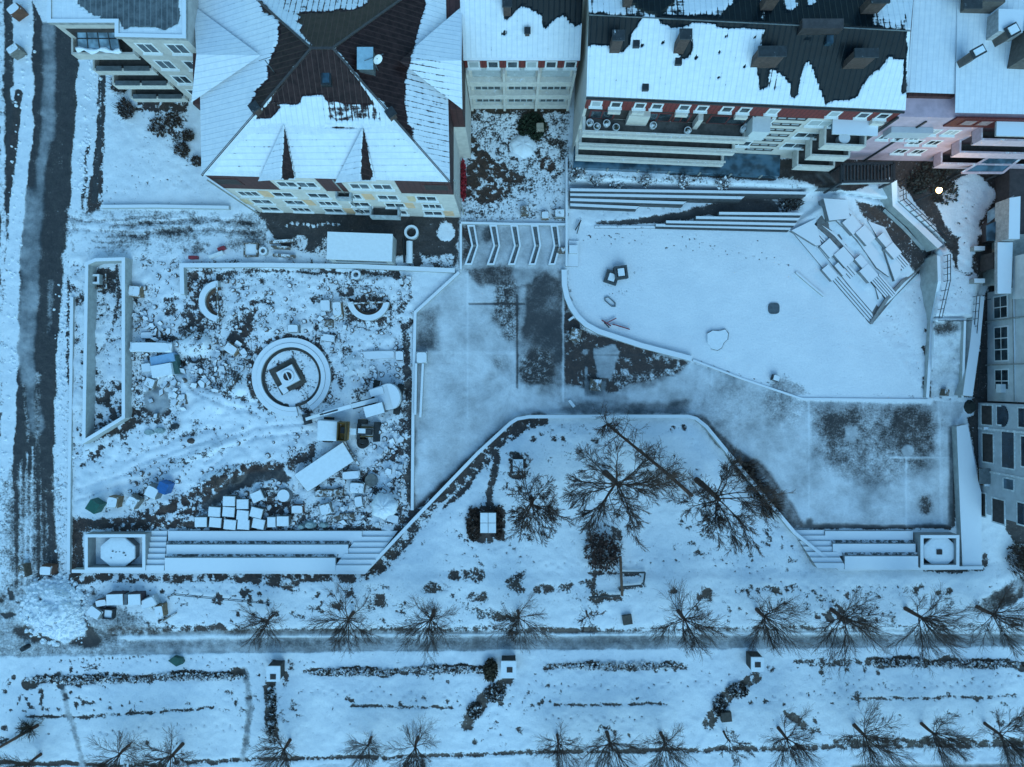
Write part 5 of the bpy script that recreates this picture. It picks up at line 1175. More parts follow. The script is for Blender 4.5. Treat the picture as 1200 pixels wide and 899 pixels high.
# assorted boxes, slabs, stacks
items = [
 ('white_crate',157,341,14,13,.9,-5,wbox,'white snow topped crate right of the long planter strip, with a dark right side','crate'),
 ('timber_stack',162,374,14,6,.3,-4,wood,'narrow snowy timber stack below the white crate','timber stack'),
 ('concrete_slab',172,393,16,8,.3,0,obox_,'small snowy slab above the long drifted slab','slab'),
 ('concrete_slab',176,407,50,12,.35,-1,obox_,'long snowy slab right of the planter strip, above the tarp stack','slab'),
 ('snowy_box',171,431,12,11,.6,6,obox_,'low snowy box touching the left side of the tarp stack','box'),
 ('snowy_box',175,449,12,12,.5,-20,obox_,'tilted snowy box above the frozen puddle','box'),
 ('snowy_box',270,409,16,11,.7,-35,obox_,'tilted snowy box between the snow heap and the round basin','box'),
 ('snowy_box',343,385,13,10,.8,0,wbox,'lone snowy box just above the round basin','box'),
 ('concrete_slab',441,416,46,10,.5,2,obox_,'long snowy concrete beam right of the round basin','slab'),
 ('snowy_box',468,417,10,12,.6,0,obox_,'square snowy block at the right end of the long concrete beam','box'),
 ('slab_stack',381,358,12,14,.4,3,obox_,'snowy slab stack at the top left of the right pit','slabs'),
 ('slab_stack',395,362,11,18,.7,5,obox_,'snowy slab stack touching the left edge of the right pit','slabs'),
 ('slab_stack',384,379,13,10,.4,0,obox_,'snowy slab stack left below the right pit','slabs'),
 ('slab_stack',384,396,18,9,.3,-8,obox_,'flat snowy slab stack furthest below the right pit','slabs'),
 ('tarp_crate',411,557,21,10,.7,4,obox_,'snowy crate directly right of the long covered slab','crate'),
 ('tarp_crate',418,572,18,13,.8,-4,wbox,'square snowy crate left of the round grey lid','crate'),
 ('tarp_crate',420,588,10,13,.6,8,obox_,'narrow snowy crate below the square crate by the grey lid','crate'),
 ('timber_stack',385,578,34,9,.4,2,wood,'long snowy timber stack below the covered slab','timber stack'),
 ('tarp_crate',348,597,14,10,.7,0,wbox,'snowy crate with a dark rim right of the paver pallets','crate'),
 ('tarp_crate',381,597,14,13,.7,15,obox_,'tilted snowy crate below the long timber stack','crate'),
 ('tarp_crate',460,608,15,10,.5,-12,obox_,'low snowy crate below the snow mound at the site corner','crate'),
 ('timber_stack',398,606,34,8,.3,3,wood,'broad snowy plank pile at the foot of the site','timber stack'),
 ('green_bin',108,594,13,13,1.2,-32,gbox,'green bin without snow at the lower left of the site','bin'),
 ('white_bin',131,589,12,13,1.1,-8,wbox,'snow topped bin right of the green bin','bin'),
 ('white_bin',154,589,13,14,1.1,-32,wbox,'tilted snow topped bin in the middle of the bin row','bin'),
 ('white_bin',177,577,15,14,1.2,-25,wbox,'snow topped bin touching the blue bin','bin'),
 ('blue_bin',190,572,12,13,1.2,-22,bbox,'bright blue bin at the right end of the bin row','bin'),
 ('street_crate',25,670,8,15,1.0,8,wbox,'snow topped crate at the street edge left of the ploughed mound','crate'),
 ('street_crate',53,669,14,11,1.0,-4,wbox,'snow topped crate just above the ploughed snow mound','crate'),
 ('road_crate',15,10,15,10,1.2,38,wbox,'snow topped box in the top left corner beside the street','box'),
 ('road_crate',14,57,14,9,1.2,32,wbox,'snow topped box on the street edge below the corner box','box'),
 ('yard_crate',110,718,17,12,.8,-35,wbox,'tilted snowy crate nearest the ploughed mound in the crate cluster','crate'),
 ('yard_crate',118,707,14,8,.7,10,wbox,'flat snowy crate at the top left of the crate cluster','crate'),
 ('yard_crate',173,707,18,12,.9,22,wbox,'snowy crate right of the long twin container','crate'),
 ('yard_crate',186,717,10,14,.9,8,wbox,'snowy upright crate at the right end of the crate cluster','crate'),
 ('square_box',675,392,13,15,.9,-14,wbox,'white snow topped box on the bare brown corner inside the curved wall','box'),
 ('square_box',698.5,451,13,14,.8,-4,wbox,'white snow topped box on a grey slab in the middle of the square','box'),
 ('short_beam',670,373,9,3,.3,35,walls_,'short white beam beside the bend of the curved wall','beam'),
 ('short_beam',670,473,4,11,.3,38,walls_,'short white beam above the middle of the bent lawn wall','beam'),
 ('terrace_box',910,443,8,7,.6,-16,obox_,'small snowy box near the lower edge of the snowy terrace','box'),
 ('ramp_box',1110,460,6,8,.7,-4,obox_,'small snowy box at the foot of the ramp','box'),
 ('garden_box',615,246,10,11,.8,3,wbox,'white lidded box in the courtyard, nearest the brown bare soil','box'),
 ('garden_box',639,252,9,9,.6,0,wbox,'low white box between the two other courtyard boxes','box'),
 ('garden_box',656,250,12,10,.7,0,wbox,'wide white box in the lower right courtyard corner','box'),
 ('garden_box',633,148,9,9,.9,4,M('beige_board', (.34,.30,.24), 0),'beige square box on the dark green bush bed in the courtyard','box'),
 ('well_box',658,293,10,7,.5,0,obox_,'small dark rimmed box right of the chevron planters','box'),
 ('plaza_bench',494,419,13,14,.7,0,walls_,'white block at the upper end of the thin rails on the square','block'),
]
for it in items: ground_box(*it)
# tarp covered stack
t = thing('tarp_stack', 'stack under a pale blue tarp and a white sheet left of the round basin', 'covered stack', P(190,428,0))
m = MB(); m.box(P(190,421,.9), L(28,.9), L(10,.9), -.1, .9, R(12)); m.build('blue_tarp', M('blue_tarp', (.25,.42,.60), .35, .5, .1), t); m = MB(); m.box(P(189,434,1.1), L(24,1.1), L(14,1.1), -.1, 1.1, R(10)); m.build('white_sheet', SNW, t); m = MB(); m.box(P(204,427,.7), L(8,.7), L(22,.7), -.1, .7, R(12)); m.build('green_side', M('green_sheet', (.05,.11,.10), 0), t)
# long covered slab
t = thing('covered_trailer', 'long tilted flatbed under smooth snow below the yellow loader', 'flatbed', P(378,548,0))
pts = [(402,518),(415,540),(360,577),(344,557)]; m = MB(); m.prism([P(*p,1.0)[:2] for p in pts], .35, .9); m.build('bed', wood, t); m = MB(); c_ = P(380,548,1.0); m.prism([lerp(Vector(P(*p,1.1)[:2]), Vector(c_[:2]), .02) for p in pts], .901, 1.1); m.build('snow_cap', SNW, t)
for p in pts:
    m = MB(); q = lerp(Vector(P(*p,0)[:2]), Vector(c_[:2]), .15); m.box(q, .3, .3, -.1, .36, .6); m.build('support', dark, t)
m = MB(); m.obox(P(401,513,.7), P(421,546,.5), .2, .18); single('long_plank', m, wood, 'dark plank leaning along the upper right end of the covered flatbed', 'plank')
m = MB(); m.disc(P(435,563,.3), L(7.5), -.1, .3, 20); single('well_cover', m, M('lid_grey', (.17,.17,.16), .2), 'round grey lid with little snow right of the crates', 'lid')
m = MB(); m.disc(P(332,581,.6), L(9), -.1, .6, 14, 1, .8); single('snowy_sack', m, stonef, 'rounded snowy bulk bag right of the paver pallets', 'bulk bag')
for i, (x, y, w_) in enumerate(((352,618,8),(362,616,14),(378,616,10))):
    m = MB(); m.disc(P(x,y,.4), L(w_/2+1), -.1, .35, 10, .7, .6); single('sand_bag', m, M('pale_green_bag', (.28,.36,.36), .5), 'pale bag on the wall foot, %s of the three right of the pallets' % ('left', 'middle', 'right')[i], 'bag', 'bags at the foot of the site')
for i, (x, y) in enumerate(((203,500),(172,507),(184,505))):
    m = MB(); m.disc(P(x,y,.6), .3 if i == 0 else .5, -.1, .6 if i == 0 else .3, 12, .6 if i else 1, .9); single('barrel' if i == 0 else 'green_bag', m, dark if i == 0 else M('pale_green_bag', (.28,.36,.36), .5), ('dark barrel standing in the snow below the frozen puddle', 'pale green bag left of the dark barrel', 'pale green bag next to the dark barrel')[i], 'barrel' if i == 0 else 'bag')
m = MB(); m.disc(P(222,517,.3), .45, -.1, .35, 9, .7, .5); single('earth_clod', m, M('bare_earth', (.08,.05,.04), .1), 'reddish brown clod of earth in the middle of the snowy site track', 'clod')
# timber and barriers above the long wall
redp = M('red_plastic', (.24,.025,.035), .3, .5, .2)
for i, (p, q, mt, lab) in enumerate((((246,302),(262,296),whitesn,'white barrier board left of the timber above the long wall'),((256,293),(264,290),redp,'red barrier board left of the timber above the long wall'),((222,302),(232,302),redp,'short red board at the left end of the long wall'),((316,284),(344,282),wood,'longest snowy beam above the small concrete ring'),((318,290),(340,291),wood,'middle snowy beam right of the small concrete ring'),((320,299),(346,301),wood,'lowest snowy beam right of the small concrete ring'))):
    m = MB(); m.obox(P(*p,.35), P(*q,.35), .3, .5 if i < 3 else .25); single('barrier_board' if i < 3 else 'timber_beam', m, mt, lab, 'board' if i < 3 else 'beam')
t = thing('timber_crate', 'open snowy timber crate left of the small concrete ring', 'crate', P(293,293,0)); m = MB(); m.wall([P(x,y,.5)[:2] for x, y in ((286,285),(301,285),(301,300),(286,300))], .12, -.1, .5, True); m.build('side', wood, t); m = MB(); m.prism([P(x,y,.4)[:2] for x, y in ((287,286),(300,286),(300,299),(287,299))], -.1, .35); m.build('fill', SNW, t)
# snowy mound of the plough
def mound(name, px, py, r, h, sq, label, seed, mat=SNW):
    rr_ = random.Random(seed); c_ = P(px, py, 0); n = 40; z0 = gz(px, py); m = MB(); rows_ = [(1,-.1),(.97,.25),(.86,.55),(.66,.8),(.4,.95),(.15,1.0)]
    for s_, z in rows_:
        for k in range(n):
            a = 2*math.pi*k/n; j = 1 + .07*math.sin(3*a+seed) + .05*math.sin(7*a) + rr_.uniform(-.035,.035)
            m.v.append((c_.x + L(r)*s_*j*math.cos(a), c_.y + L(r)*sq*s_*j*math.sin(a), z0 + max(-.1, h*z*(1 + rr_.uniform(-.12,.12)))))
    for j in range(5):
        for k in range(n): m.f.append((j*n+k, j*n+(k+1)%n, (j+1)*n+(k+1)%n, (j+1)*n+k)); m.mi.append(0)
    m.f.append(tuple(5*n+k for k in range(n))); m.mi.append(0)
    return single(name, m, mat, label, 'snow mound', None, True)
HGT[int(716-44-Y0):int(716+44-Y0), int(60-44-X0):int(60+44-X0)] *= 1
mound('snow_mound', 453, 590, 15, .9, .95, 'rounded snow mound near the right corner of the building site', 2)
mound('snow_mound', 613, 171, 14, .5, .95, 'round white snow mound in the middle of the courtyard', 5)
# yard containers
t = thing('twin_container', 'long low brown sided skip pair under snow in the crate cluster', 'skip', P(145,703,.3))
for px, w_ in ((134,20),(157,15)):
    m = MB(); z = 1.5; m.box(P(px,703,z), L(w_,z), L(13,z), .2, z-.1, R(2)); b = m.build('bin_body', M('skip_brown', (.07,.045,.05), 0), t); m = MB(); m.box(P(px,703,z), L(w_-1,z), L(12.5,z), z-.099, z, R(2)); m.build('snow_cap', SNW, b)
m = MB(); m.box(P(146,703,1.4), .4, 1.0, .3, 1.35); m.build('coupling', iron, t)
t = thing('open_crate', 'open dark rimmed crate full of snow below the skip pair', 'crate', P(126,720,.3)); c_ = P(126,720,1.0)
m = MB(); m.wall([(c_.x+.5*math.cos(R(40+90*k))*1.25, c_.y+.5*math.sin(R(40+90*k))*1.25) for k in range(4)], .1, .2, 1.0, True); m.build('side', darksn, t); m = MB(); m.box(c_, .75, .75, .2, .85, R(-5)); m.build('fill', SNW, t)
def pole(label, a, b, z0, z1, r, name='pole', cat='pole', mat=wood):
    m = MB(); m.tube([P(*a, z0), P(*b, z1)], [r, r*.7], 6); single(name, m, mat, label, cat)
pole('thin leaning pole between the crate cluster and the round mound', (196,700),(207,696), .4, 1.2, .05); pole('dark fallen pole below the crate cluster', (186,730),(207,718), .5, .6, .09)
pole('thin pale pole at the lower left corner of the boxed planter', (84,679),(98,672), .3, .8, .05)
railing('thin wire fence on the lawn right of the crate cluster', [(205,694),(320,705)], .8, None, 7)
# bins, post, litter
m = MB(); m.disc(P(26,761,.9), .24, 0, .9, 10); single('litter_bin', m, dark, 'small dark litter bin alone on the path at the far left', 'bin')
gm = M('green_tarp', (.03,.10,.075), .15, .6, .2); c_ = P(207,776,.5); m = MB(); m.hexa([c_+Vector(v) for v in ((-.9,.05,-.6),(.0,-.45,-.6),(.6,-.1,-.6),(.5,.35,-.6),(-.3,.5,-.6))], [c_+Vector(v) for v in ((-.9,.1,-.1),(.0,-.4,.1),(.7,-.1,.15),(.5,.35,.05),(-.3,.5,0))]); single('green_tarp', m, gm, 'crumpled dark green tarp on the snow just below the path', 'tarp')
# plaza rails and things
t = thing('rail_pair', 'pair of thin white rails on the left edge of the paved square', 'railing', P(491,455,0))
for x0, x1, y1 in ((488,487,486),(496,493,489)):
    m = MB(); m.obox(P(x0,426,.5), P(x1,y1,.5), .22, .5); m.build('rail', walls_, t)
for (x, y, r, lab) in ((717,325,18,'low square snowy frame of the terrace pair, lower left one'), (728,319,-8,'dark rimmed square box of the terrace pair, upper right one')):
    t = thing('square_planter', lab, 'box', P(x,y,0), 'square boxes on the snowy terrace'); h = .45 if y > 320 else .8; c_ = P(x,y,h)
    m = MB(); e = .62; m.wall([(c_.x+e*math.sqrt(2)*.85*math.cos(R(45-r+90*k)), c_.y+e*math.sqrt(2)*.85*math.sin(R(45-r+90*k))) for k in range(4)], .2, -.1, h, True); m.build('rim', M('rim_dark', (.06,.07,.075), .25), t); m = MB(); m.box(c_, .62, .72, -.1, h+.06, R(-r)); m.build('snow_cap', SNW, t)
t = thing('snowed_bench', 'small bench shape under snow in the top left corner of the terrace', 'bench', P(672,298,0))
m = MB(); m.box(P(672,297,.3), L(12), L(30), -.1, .22, R(-2)); m.build('base', stonef, t); m = MB(); m.box(P(672,292,.6), .8, .8, .2, .55); m.build('seat', walls_, t); m = MB(); m.obox(P(674,270,.3), P(681,258,.5), .1, .1); m.obox(P(676,274,.3), P(680,260,.3), .08, .1); m.build('arm', steel, t)
t = thing('fallen_barrier', 'fallen red and white barrier lying on the snow near the curved wall', 'barrier', P(718,381,0))
for a, b, mt in (((705,375),(716,382),redp),((716,382),(724,382),whitesn),((718,380),(738,386),redp),((712,378),(722,373),redp),((708,378),(714,384),dark)):
    m = MB(); m.obox(P(*a,.3), P(*b,.25), .09, .16); m.build('board', mt, t)
m = MB(); m.wall([P(x,y,.2)[:2] for x, y in ((709,349),(713,348),(721,355),(721,359),(717,359),(709,352))], .08, -.1, .2, True); single('small_sledge', m, iron, 'small narrow sledge like frame above the fallen barrier', 'frame')
m = MB(); c_ = P(907,361.5,.1); m.prism([(c_.x + .54*math.copysign(abs(math.cos(R(a)))**.6, math.cos(R(a))), c_.y + .54*math.copysign(abs(math.sin(R(a)))**.6, math.sin(R(a)))) for a in range(0,360,15)], -.1, .13); o = single('manhole_cover', m, M('cover_grey', (.075,.10,.12), 0), 'bare grey rounded manhole cover in the middle of the snowy terrace', 'manhole cover')
t = thing('flat_boulder', 'flat boulder with a dark grassy edge on the snowy terrace', 'boulder', P(841,398,0)); c_ = P(841,398,.2)
bp = [(-12.5,-7.5),(-6,-11),(2.5,-10.5),(9,-12.5),(13,-7.5),(12,0),(7.5,4),(5,10),(0,13),(-7.5,11),(-12.5,4)]
m = MB(); m.prism([P(841+x,398+y,.1)[:2] for x, y in bp], -.1, .14); m.build('grass_edge', M('winter_grass', (.05,.06,.05), .5, .9, .4, 6), t); m = MB(); m.prism([P(841+x*.95,398+y*.95,.3)[:2] for x, y in bp], -.1, .32); m.build('stone', SNW, t)
m = MB(); m.wall([P(x,y,.25)[:2] for x, y in ((933,319),(948,332),(966,347))], .18, -.1, .25); single('snowed_log', m, walls_, 'thin snow covered beam lying beside the amphitheatre', 'beam')
m = MB(); m.obox(P(1113,403,.9), P(1131,402,.9), .1, .12); single('purple_barrier', m, M('purple_bar', (.06,.02,.18), 0), 'thin purple barrier arm across the snowy ramp', 'barrier')
m = MB(); m.disc(P(1140,477,.5), .6, -.1, .5, 10, 1.3, .6); single('dark_boulder', m, M('dark_shrub', (.02,.024,.02), .2), 'dark clipped bush at the end of the long ledge', 'bush')
# small huts on the lawn and along the lower strip
def hut(name, px, py, w_, d_, h, label, cat, opening=None, rot=0, split=False):
    z = gz(px, py); t = thing(name, label, cat, P(px, py, z)); c_ = P(px, py, z+h); W, D = L(w_, z+h), L(d_, z+h)
    m = MB(); m.box(c_, W-.12, D-.12, z-.1, z+h-.15, R(rot)); m.build('wall', M('hut_dark', (.045,.04,.035), 0), t)
    m = MB()
    if split:
        for sx in (-.25,.25):
            for sy in (-.25,.25): m.box((c_.x+sx*W, c_.y+sy*D), W/2-.05, D/2-.05, z+h-.15, z+h, R(rot))
    else: m.box(c_, W, D, z+h-.15, z+h, R(rot))
    m.build('roof', SNW, t)
    if opening:
        m = MB(); m.box((c_.x+opening[0], c_.y+opening[1]), .55, .5, z+h+.001, z+h+.04, R(rot)); m.build('hatch', recess, t)
    return t
hut('small_hut', 572, 613, 19, 24, 1.4, 'small hut with four white roof panels inside the dark square bed', 'hut', None, 0, True)
hut('small_hut', 607, 545.5, 12, 14, 1.1, 'smaller dark framed hut above the hut with four roof panels', 'hut')
hut('stair_kiosk', 320, 790, 16, 18, 1.6, 'snowy kiosk with a dark hatch at the head of the dark trench', 'kiosk', (0,-.25))
hut('stair_kiosk', 596, 785, 18, 20, 1.6, 'snowy kiosk with a black square hatch right of the brown shrub', 'kiosk', (.1,0))
hut('stair_kiosk', 888, 779, 15, 17, 1.6, 'snowy kiosk with a tall dark hatch at the head of the slanted hedge', 'kiosk', (0,0))
m = MB(); m.box(P(851,840,.5), 1.0, .9, .2, .65, .1); single('stone_block', m, M('rough_stone', (.07,.06,.05), .1), 'brown stone block beside the foot of the slanted hedge', 'block')
m = MB(); m.box(P(735,726,.6), .9, .9, .2, .8, .15); single('stone_block', m, M('rough_stone', (.07,.06,.05), .1), 'dark stone block between two trees above the path', 'block')
t = thing('timber_trellis', 'rusty timber trellis frame beside the dark conifer below the big trees', 'trellis', G(727,680)); m = MB()
m.obox(G(727,652,.6), G(729,698,.5), .22, .3); m.build('beam', M('rusty_timber', (.12,.07,.045), .2, .85, .3, 4), t); m = MB()
for a, b in (((729,671),(756,671)),((756,671),(754,686)),((729,688),(752,686)),((690,700),(727,698))): m.obox(G(*a,.4), G(*b,.4), .12, .2)
m.build('frame', darksn, t)

# ============================================================ machines
def xf(mb, origin, rot):
    c, s_ = math.cos(rot), math.sin(rot); mb.v = [(origin[0]+x*c-y*s_, origin[1]+x*s_+y*c, origin[2]+z) for x, y, z in mb.v]; return mb
yel = M('machine_yellow', (.40,.20,.03), .5, .5, .3, 3); mach = M('machine_grey', (.20,.21,.21), .86, .5, .2); track = M('track_rubber', (.022,.022,.022), .12, .8, .3); cabg = M('machine_white', (.4,.42,.42), 1, .6, .1)
o0 = P(452,466,1.0); o0.z = gz(452,466) - .05; rot = math.atan2(-(494-462), 350-450) ; rot = math.atan2(-(26), -96)
t = thing('excavator', 'snow covered crawler excavator with its long boom stretched to the left', 'excavator', o0)
def part(name, mb, mat, par=None): return xf(mb, o0, rot).build(name, mat, par or t)
for sg in (-1,1):
    m = MB(); n = 14; pr = []
    for k in range(n): 
        a = 2*math.pi*k/n; pr.append((1.5*math.copysign(1, math.cos(a))*(.72)+.42*math.cos(a), .45+.42*math.sin(a)))
    r0 = [(x*math.cos(1.15)-(sg*1.15-.28)*math.sin(1.15), x*math.sin(1.15)+(sg*1.15-.28)*math.cos(1.15), z) for x, z in pr]; r1 = [(x*math.cos(1.15)-(sg*1.15+.28)*math.sin(1.15), x*math.sin(1.15)+(sg*1.15+.28)*math.cos(1.15), z) for x, z in pr]
    m.hexa(r0, r1); part('track', m, track)
m = MB(); m.box((0,0), 1.2, 1.8, .45, .95, 1.15); part('undercarriage', m, dark)
m = MB(); pts = [(.9,-1.15),(.9,1.15),(-.6,1.25)] + [(-.6-1.0*math.cos(R(a)), 1.25*math.sin(R(a))) for a in range(75,-76,-15)] + [(-.6,-1.25)]; m.prism(pts, .95, 1.75); part('body', m, mach)
m = MB(); m.prism([(x*.96+.0, y*.96) for x, y in pts[2:]], 1.751, 2.05); part('counterweight', m, cabg)
m = MB(); m.box((1.05,.78+.1), 1.75, .98, .95, 2.75); cb = part('cab', m, mach); m = MB(); m.box((1.05,.88), 1.8, 1.02, 2.751, 2.9); part('cab_roof', m, SNW, cb); m = MB(); m.box((1.94,.88), .05, .85, 1.3, 2.6); m.box((1.05,1.39), 1.3, .05, 1.5, 2.6); part('pane', m, pane, cb)
m = MB(); m.box((.55,-.75), 1.3, .7, 1.751, 1.95); part('tank', m, cabg)
m = MB(); m.obox((.8,0,1.6), (3.0,0,3.3), .42, .55); m.obox((2.85,0,3.25), (5.6,0,2.9), .36, .45); bm = part('boom', m, mach); m = MB(); m.obox((1.2,.26,1.5), (2.9,.26,2.9), .12, .12); m.obox((1.2,-.26,1.5), (2.9,-.26,2.9), .12, .12); part('cylinder', m, steel, bm)
m = MB(); m.obox((5.5,0,3.0), (7.9,0,.9), .3, .36); st_ = part('stick', m, mach); m = MB(); m.obox((4.2,0,3.3), (6.0,0,3.0), .13, .13); part('cylinder', m, steel, st_)
m = MB(); m.hexa([(7.7,-.5,.2),(8.5,-.5,.05),(8.5,.5,.05),(7.7,.5,.2)], [(7.8,-.5,1.0),(8.3,-.5,.9),(8.3,.5,.9),(7.8,.5,1.0)]); bk = part('bucket', m, darksn)
for k in range(3):
    m = MB(); m.obox((8.45,-.4+.4*k,.12), (8.95,-.4+.4*k,.05), .1, .08); part('tooth', m, steel, bk)
o0 = P(408,505,1.0); o0.z = gz(408,505) - .05; rot = R(-3)
t = thing('backhoe_loader', 'yellow wheel loader with a snowy white rear between the excavator and the flatbed', 'loader', o0)
m = MB(); m.prism([(-2.75,-.85),(-2.6,-1.0),(-.75,-.95),(-.75,.95),(-2.6,1.0),(-2.75,.85)], .7, 1.75); bd = part('body', m, cabg); m = MB(); m.prism([(-2.65,-.82),(-2.5,-.92),(-.85,-.88),(-.85,.88),(-2.5,.92),(-2.65,.82)], 1.751, 1.9); part('snow_cap', m, SNW, bd)
m = MB(); m.box((-.35,0), .8, 1.75, .6, 1.5); cc = part('cab', m, yel); m = MB(); m.wall([(-.7,-.85),(.05,-.85),(.05,.85),(-.7,.85)], .1, 1.5, 2.3, True); part('roll_frame', m, M('dark_yellow', (.10,.065,.02), 0), cc); m = MB(); m.box((-.35,.1), .4, .6, 1.5, 1.8); part('seat', m, dark, cc)
m = MB(); m.box((1.35,0), 1.9, .55, .6, 1.25); m.box((1.0,0), .35, 1.5, .5, .9); fr_ = part('front_frame', m, darksn); m = MB(); m.box((.6,0), .55, .6, .6, 1.5); m.box((1.4,.1), .7, .45, 1.25, 1.4); part('snow_cap', m, SNW, fr_)
for sx, sy in ((-2.0,1.0),(-2.0,-1.0),(1.3,.95),(1.3,-.95)):
    m = MB(); n = 18; r0 = [(sx+.5*math.cos(2*math.pi*k/n), sy-.2, .5+.5*math.sin(2*math.pi*k/n)) for k in range(n)]; r1 = [(x, sy+.2, z) for x, _, z in r0]; m.hexa(r0, r1); wh = part('wheel', m, track); m = MB(); r0 = [(sx+.26*math.cos(2*math.pi*k/n), sy-.22, .5+.26*math.sin(2*math.pi*k/n)) for k in range(n)]; m.hexa(r0, [(x, sy+.22, z) for x, _, z in r0]); part('rim', m, yel, wh)
for sg in (-.45,.45):
    m = MB(); m.obox((1.2,sg,1.1), (2.5,sg,.5), .14, .25); part('lift_arm', m, M('dark_yellow', (.10,.065,.02), 0))
m = MB(); m.hexa([(2.4,-.95,.1),(2.95,-.95,.0),(2.95,.95,.0),(2.4,.95,.1)], [(2.4,-.95,.75),(2.55,-.95,.8),(2.55,.95,.8),(2.4,.95,.75)]); part('bucket', m, darksn)
m = MB(); c_ = P(425,519,.3); m.ring(c_, .22, .56, 0, .42, 0, 360, 24); t = single('spare_tyre', m, track, 'black spare tyre lying flat beside the yellow loader', 'tyre')
# ============================================================ trees and shrubs
bark = M('wet_bark', (.085,.040,.025), .0, .9, .4, 5); twigm = M('dark_twig', (.088,.05,.036), .0, .9, .3, 5)
def tree_meshes(seed, trunk_h, trunk_r, n_limb, limb_l, spread, depth, lean=(0,0), tip=.016, up=.35, nsub=5, tw=.55):
    rr_ = random.Random(seed); mt, mc = MB(), MB()
    top = Vector((lean[0]*trunk_h, lean[1]*trunk_h, trunk_h))
    mt.tube([(0,0,-.2), tuple(top*.5+Vector((rr_.uniform(-.1,.1), rr_.uniform(-.1,.1), 0))), tuple(top)], [trunk_r*1.25, trunk_r, trunk_r*.8], 8)
    def grow(p, d, ln, r, dep):
        segs = 4 if dep > 1 else 3; pts = [p]; q = p.copy(); dd = d.copy(); rs = [r]
        for i in range(segs):
            dd = (dd + Vector((rr_.gauss(0,.11), rr_.gauss(0,.11), rr_.gauss(0,.08) + up*.14))).normalized(); q = q + dd*(ln/segs); pts.append(q.copy()); rs.append(max(tip*.8, lerp(r, max(tip, r*.45), (i+1)/segs)))
        mc.tube(pts, rs, 6 if r > .07 else (4 if r > .03 else 3))
        if dep == 0: return
        n = nsub + rr_.randint(-1, 1)
        for k in range(n):
            f = .22 + .78*(k+rr_.random())/n; f = min(f, .999); i = int(f*segs); b = lerp(pts[i], pts[i+1], f*segs - i)
            ax_ = dd.cross(Vector((rr_.uniform(-1,1), rr_.uniform(-1,1), rr_.uniform(-1,1)))).normalized(); an = rr_.uniform(.22, .75)
            nd = (dd*math.cos(an) + ax_*math.sin(an)).normalized(); nd.z += up*.25; nd.normalize()
            grow(b, nd, ln*tw*rr_.uniform(.75,1.2)*(1.1-.35*f), max(tip, rs[i]*.55), dep-1)
    for k in range(n_limb):
        a = 2*math.pi*(k+rr_.uniform(-.35,.35))/n_limb; el = rr_.uniform(*spread)
        d = Vector((math.cos(a)*math.cos(el), math.sin(a)*math.cos(el), math.sin(el))); f = rr_.uniform(.78, 1.0)
        grow(top*f, d, limb_l*rr_.uniform(.75,1.15), trunk_r*.27, depth)
    return mt, mc
def proto(name, *a, **k):
    mt, mc = tree_meshes(*a, **k); r = thing(name, '', 'tree'); mt.build('trunk', bark, r); mc.build('crown', twigm, r); return r
protos = [proto('street_tree', 11+i, 2.3, .16, 17, 3.2, (.25, 1.3), 2, (0,0), .0065, .25, 12, .5) for i in range(4)]
small = [proto('young_street_tree', 31+i, 2.0, .10, 7, 2.0, (.4, 1.2), 3, (0,0), .011, .4, 5, .52) for i in range(2)]
top_row = [(320,721,.9,0),(414,718,1.12,0),(508,717,1.12,0),(607,716,1.1,0),(687,716,.9,1),(795,716,1.2,0),(887,714,1.15,0),(974,714,1.15,0),(1061,713,1.15,0),(1145,711,1.2,0)]
low_row = [(48,884,.95,0),(151,874,1.0,0),(214,872,1.1,0),(340,867,1.0,0),(435,864,.85,0),(490,864,1.0,0),(653,861,.85,0),(711,858,1.05,0),(774,859,1.05,0),(848,857,1.1,1),(912,853,1.0,0),(1001,850,1.15,0),(1080,848,1.1,0),(1154,848,1.05,0)]
W_ = ['first','second','third','fourth','fifth','sixth','seventh','eighth','ninth','tenth','eleventh','twelfth','thirteenth','fourteenth']
used = set(); ti = 0
def place_tree(x, y, s_, kind, label, grp):
    global ti
    pool = small if kind else protos; pr = pool[ti % len(pool)]; ti += 1
    if pr.name in used: o = copy_tree(pr)
    else: o = pr; used.add(pr.name)
    o.location = G(x, y); o.rotation_euler = (0,0,random.uniform(0,6.28)); s_ *= .9*random.uniform(.9,1.08); o.scale = (s_, s_, s_*random.uniform(.9,1.12)); o['label'] = label; o['group'] = grp
for i, (x, y, s_, k) in enumerate(top_row): place_tree(x, y, s_, k, ('thin young bare tree, ' if k else 'bare bushy street tree, ') + '%s from the left in the row above the long path' % W_[i], 'bare trees above the long path')
for i, (x, y, s_, k) in enumerate(low_row): place_tree(x, y, s_, k, 'bare street tree, %s from the left in the row along the bottom edge' % W_[i], 'bare trees along the bottom edge')
def big(name, px, py, label, *a, **k):
    sc = k.pop('sc', 1); r = proto(name, *a, **k); r.location = G(px, py); r['label'] = label; r['category'] = 'tree'; r['group'] = 'big bare trees on the lawn'; return r
big('bare_tree', 622, 584, 'round bare tree with radiating branches right of the small hut with four panels', 5, 3.2, .2, 13, 3.3, (.2,1.15), 3, (.0,-.03), .012, .25, 8, .52)
big('bare_tree', 709, 554, 'tallest spreading bare tree in the middle of the lawn', 8, 5.0, .26, 13, 4.3, (.1,1.2), 3, (.12,-.10), .013, .15, 8, .54)
big('bare_tree', 816, 562, 'spreading bare tree beside the brown hedge at the right of the lawn', 17, 4.6, .25, 11, 4.0, (.15,1.1), 3, (.18,-.26), .013, .15, 8, .54)
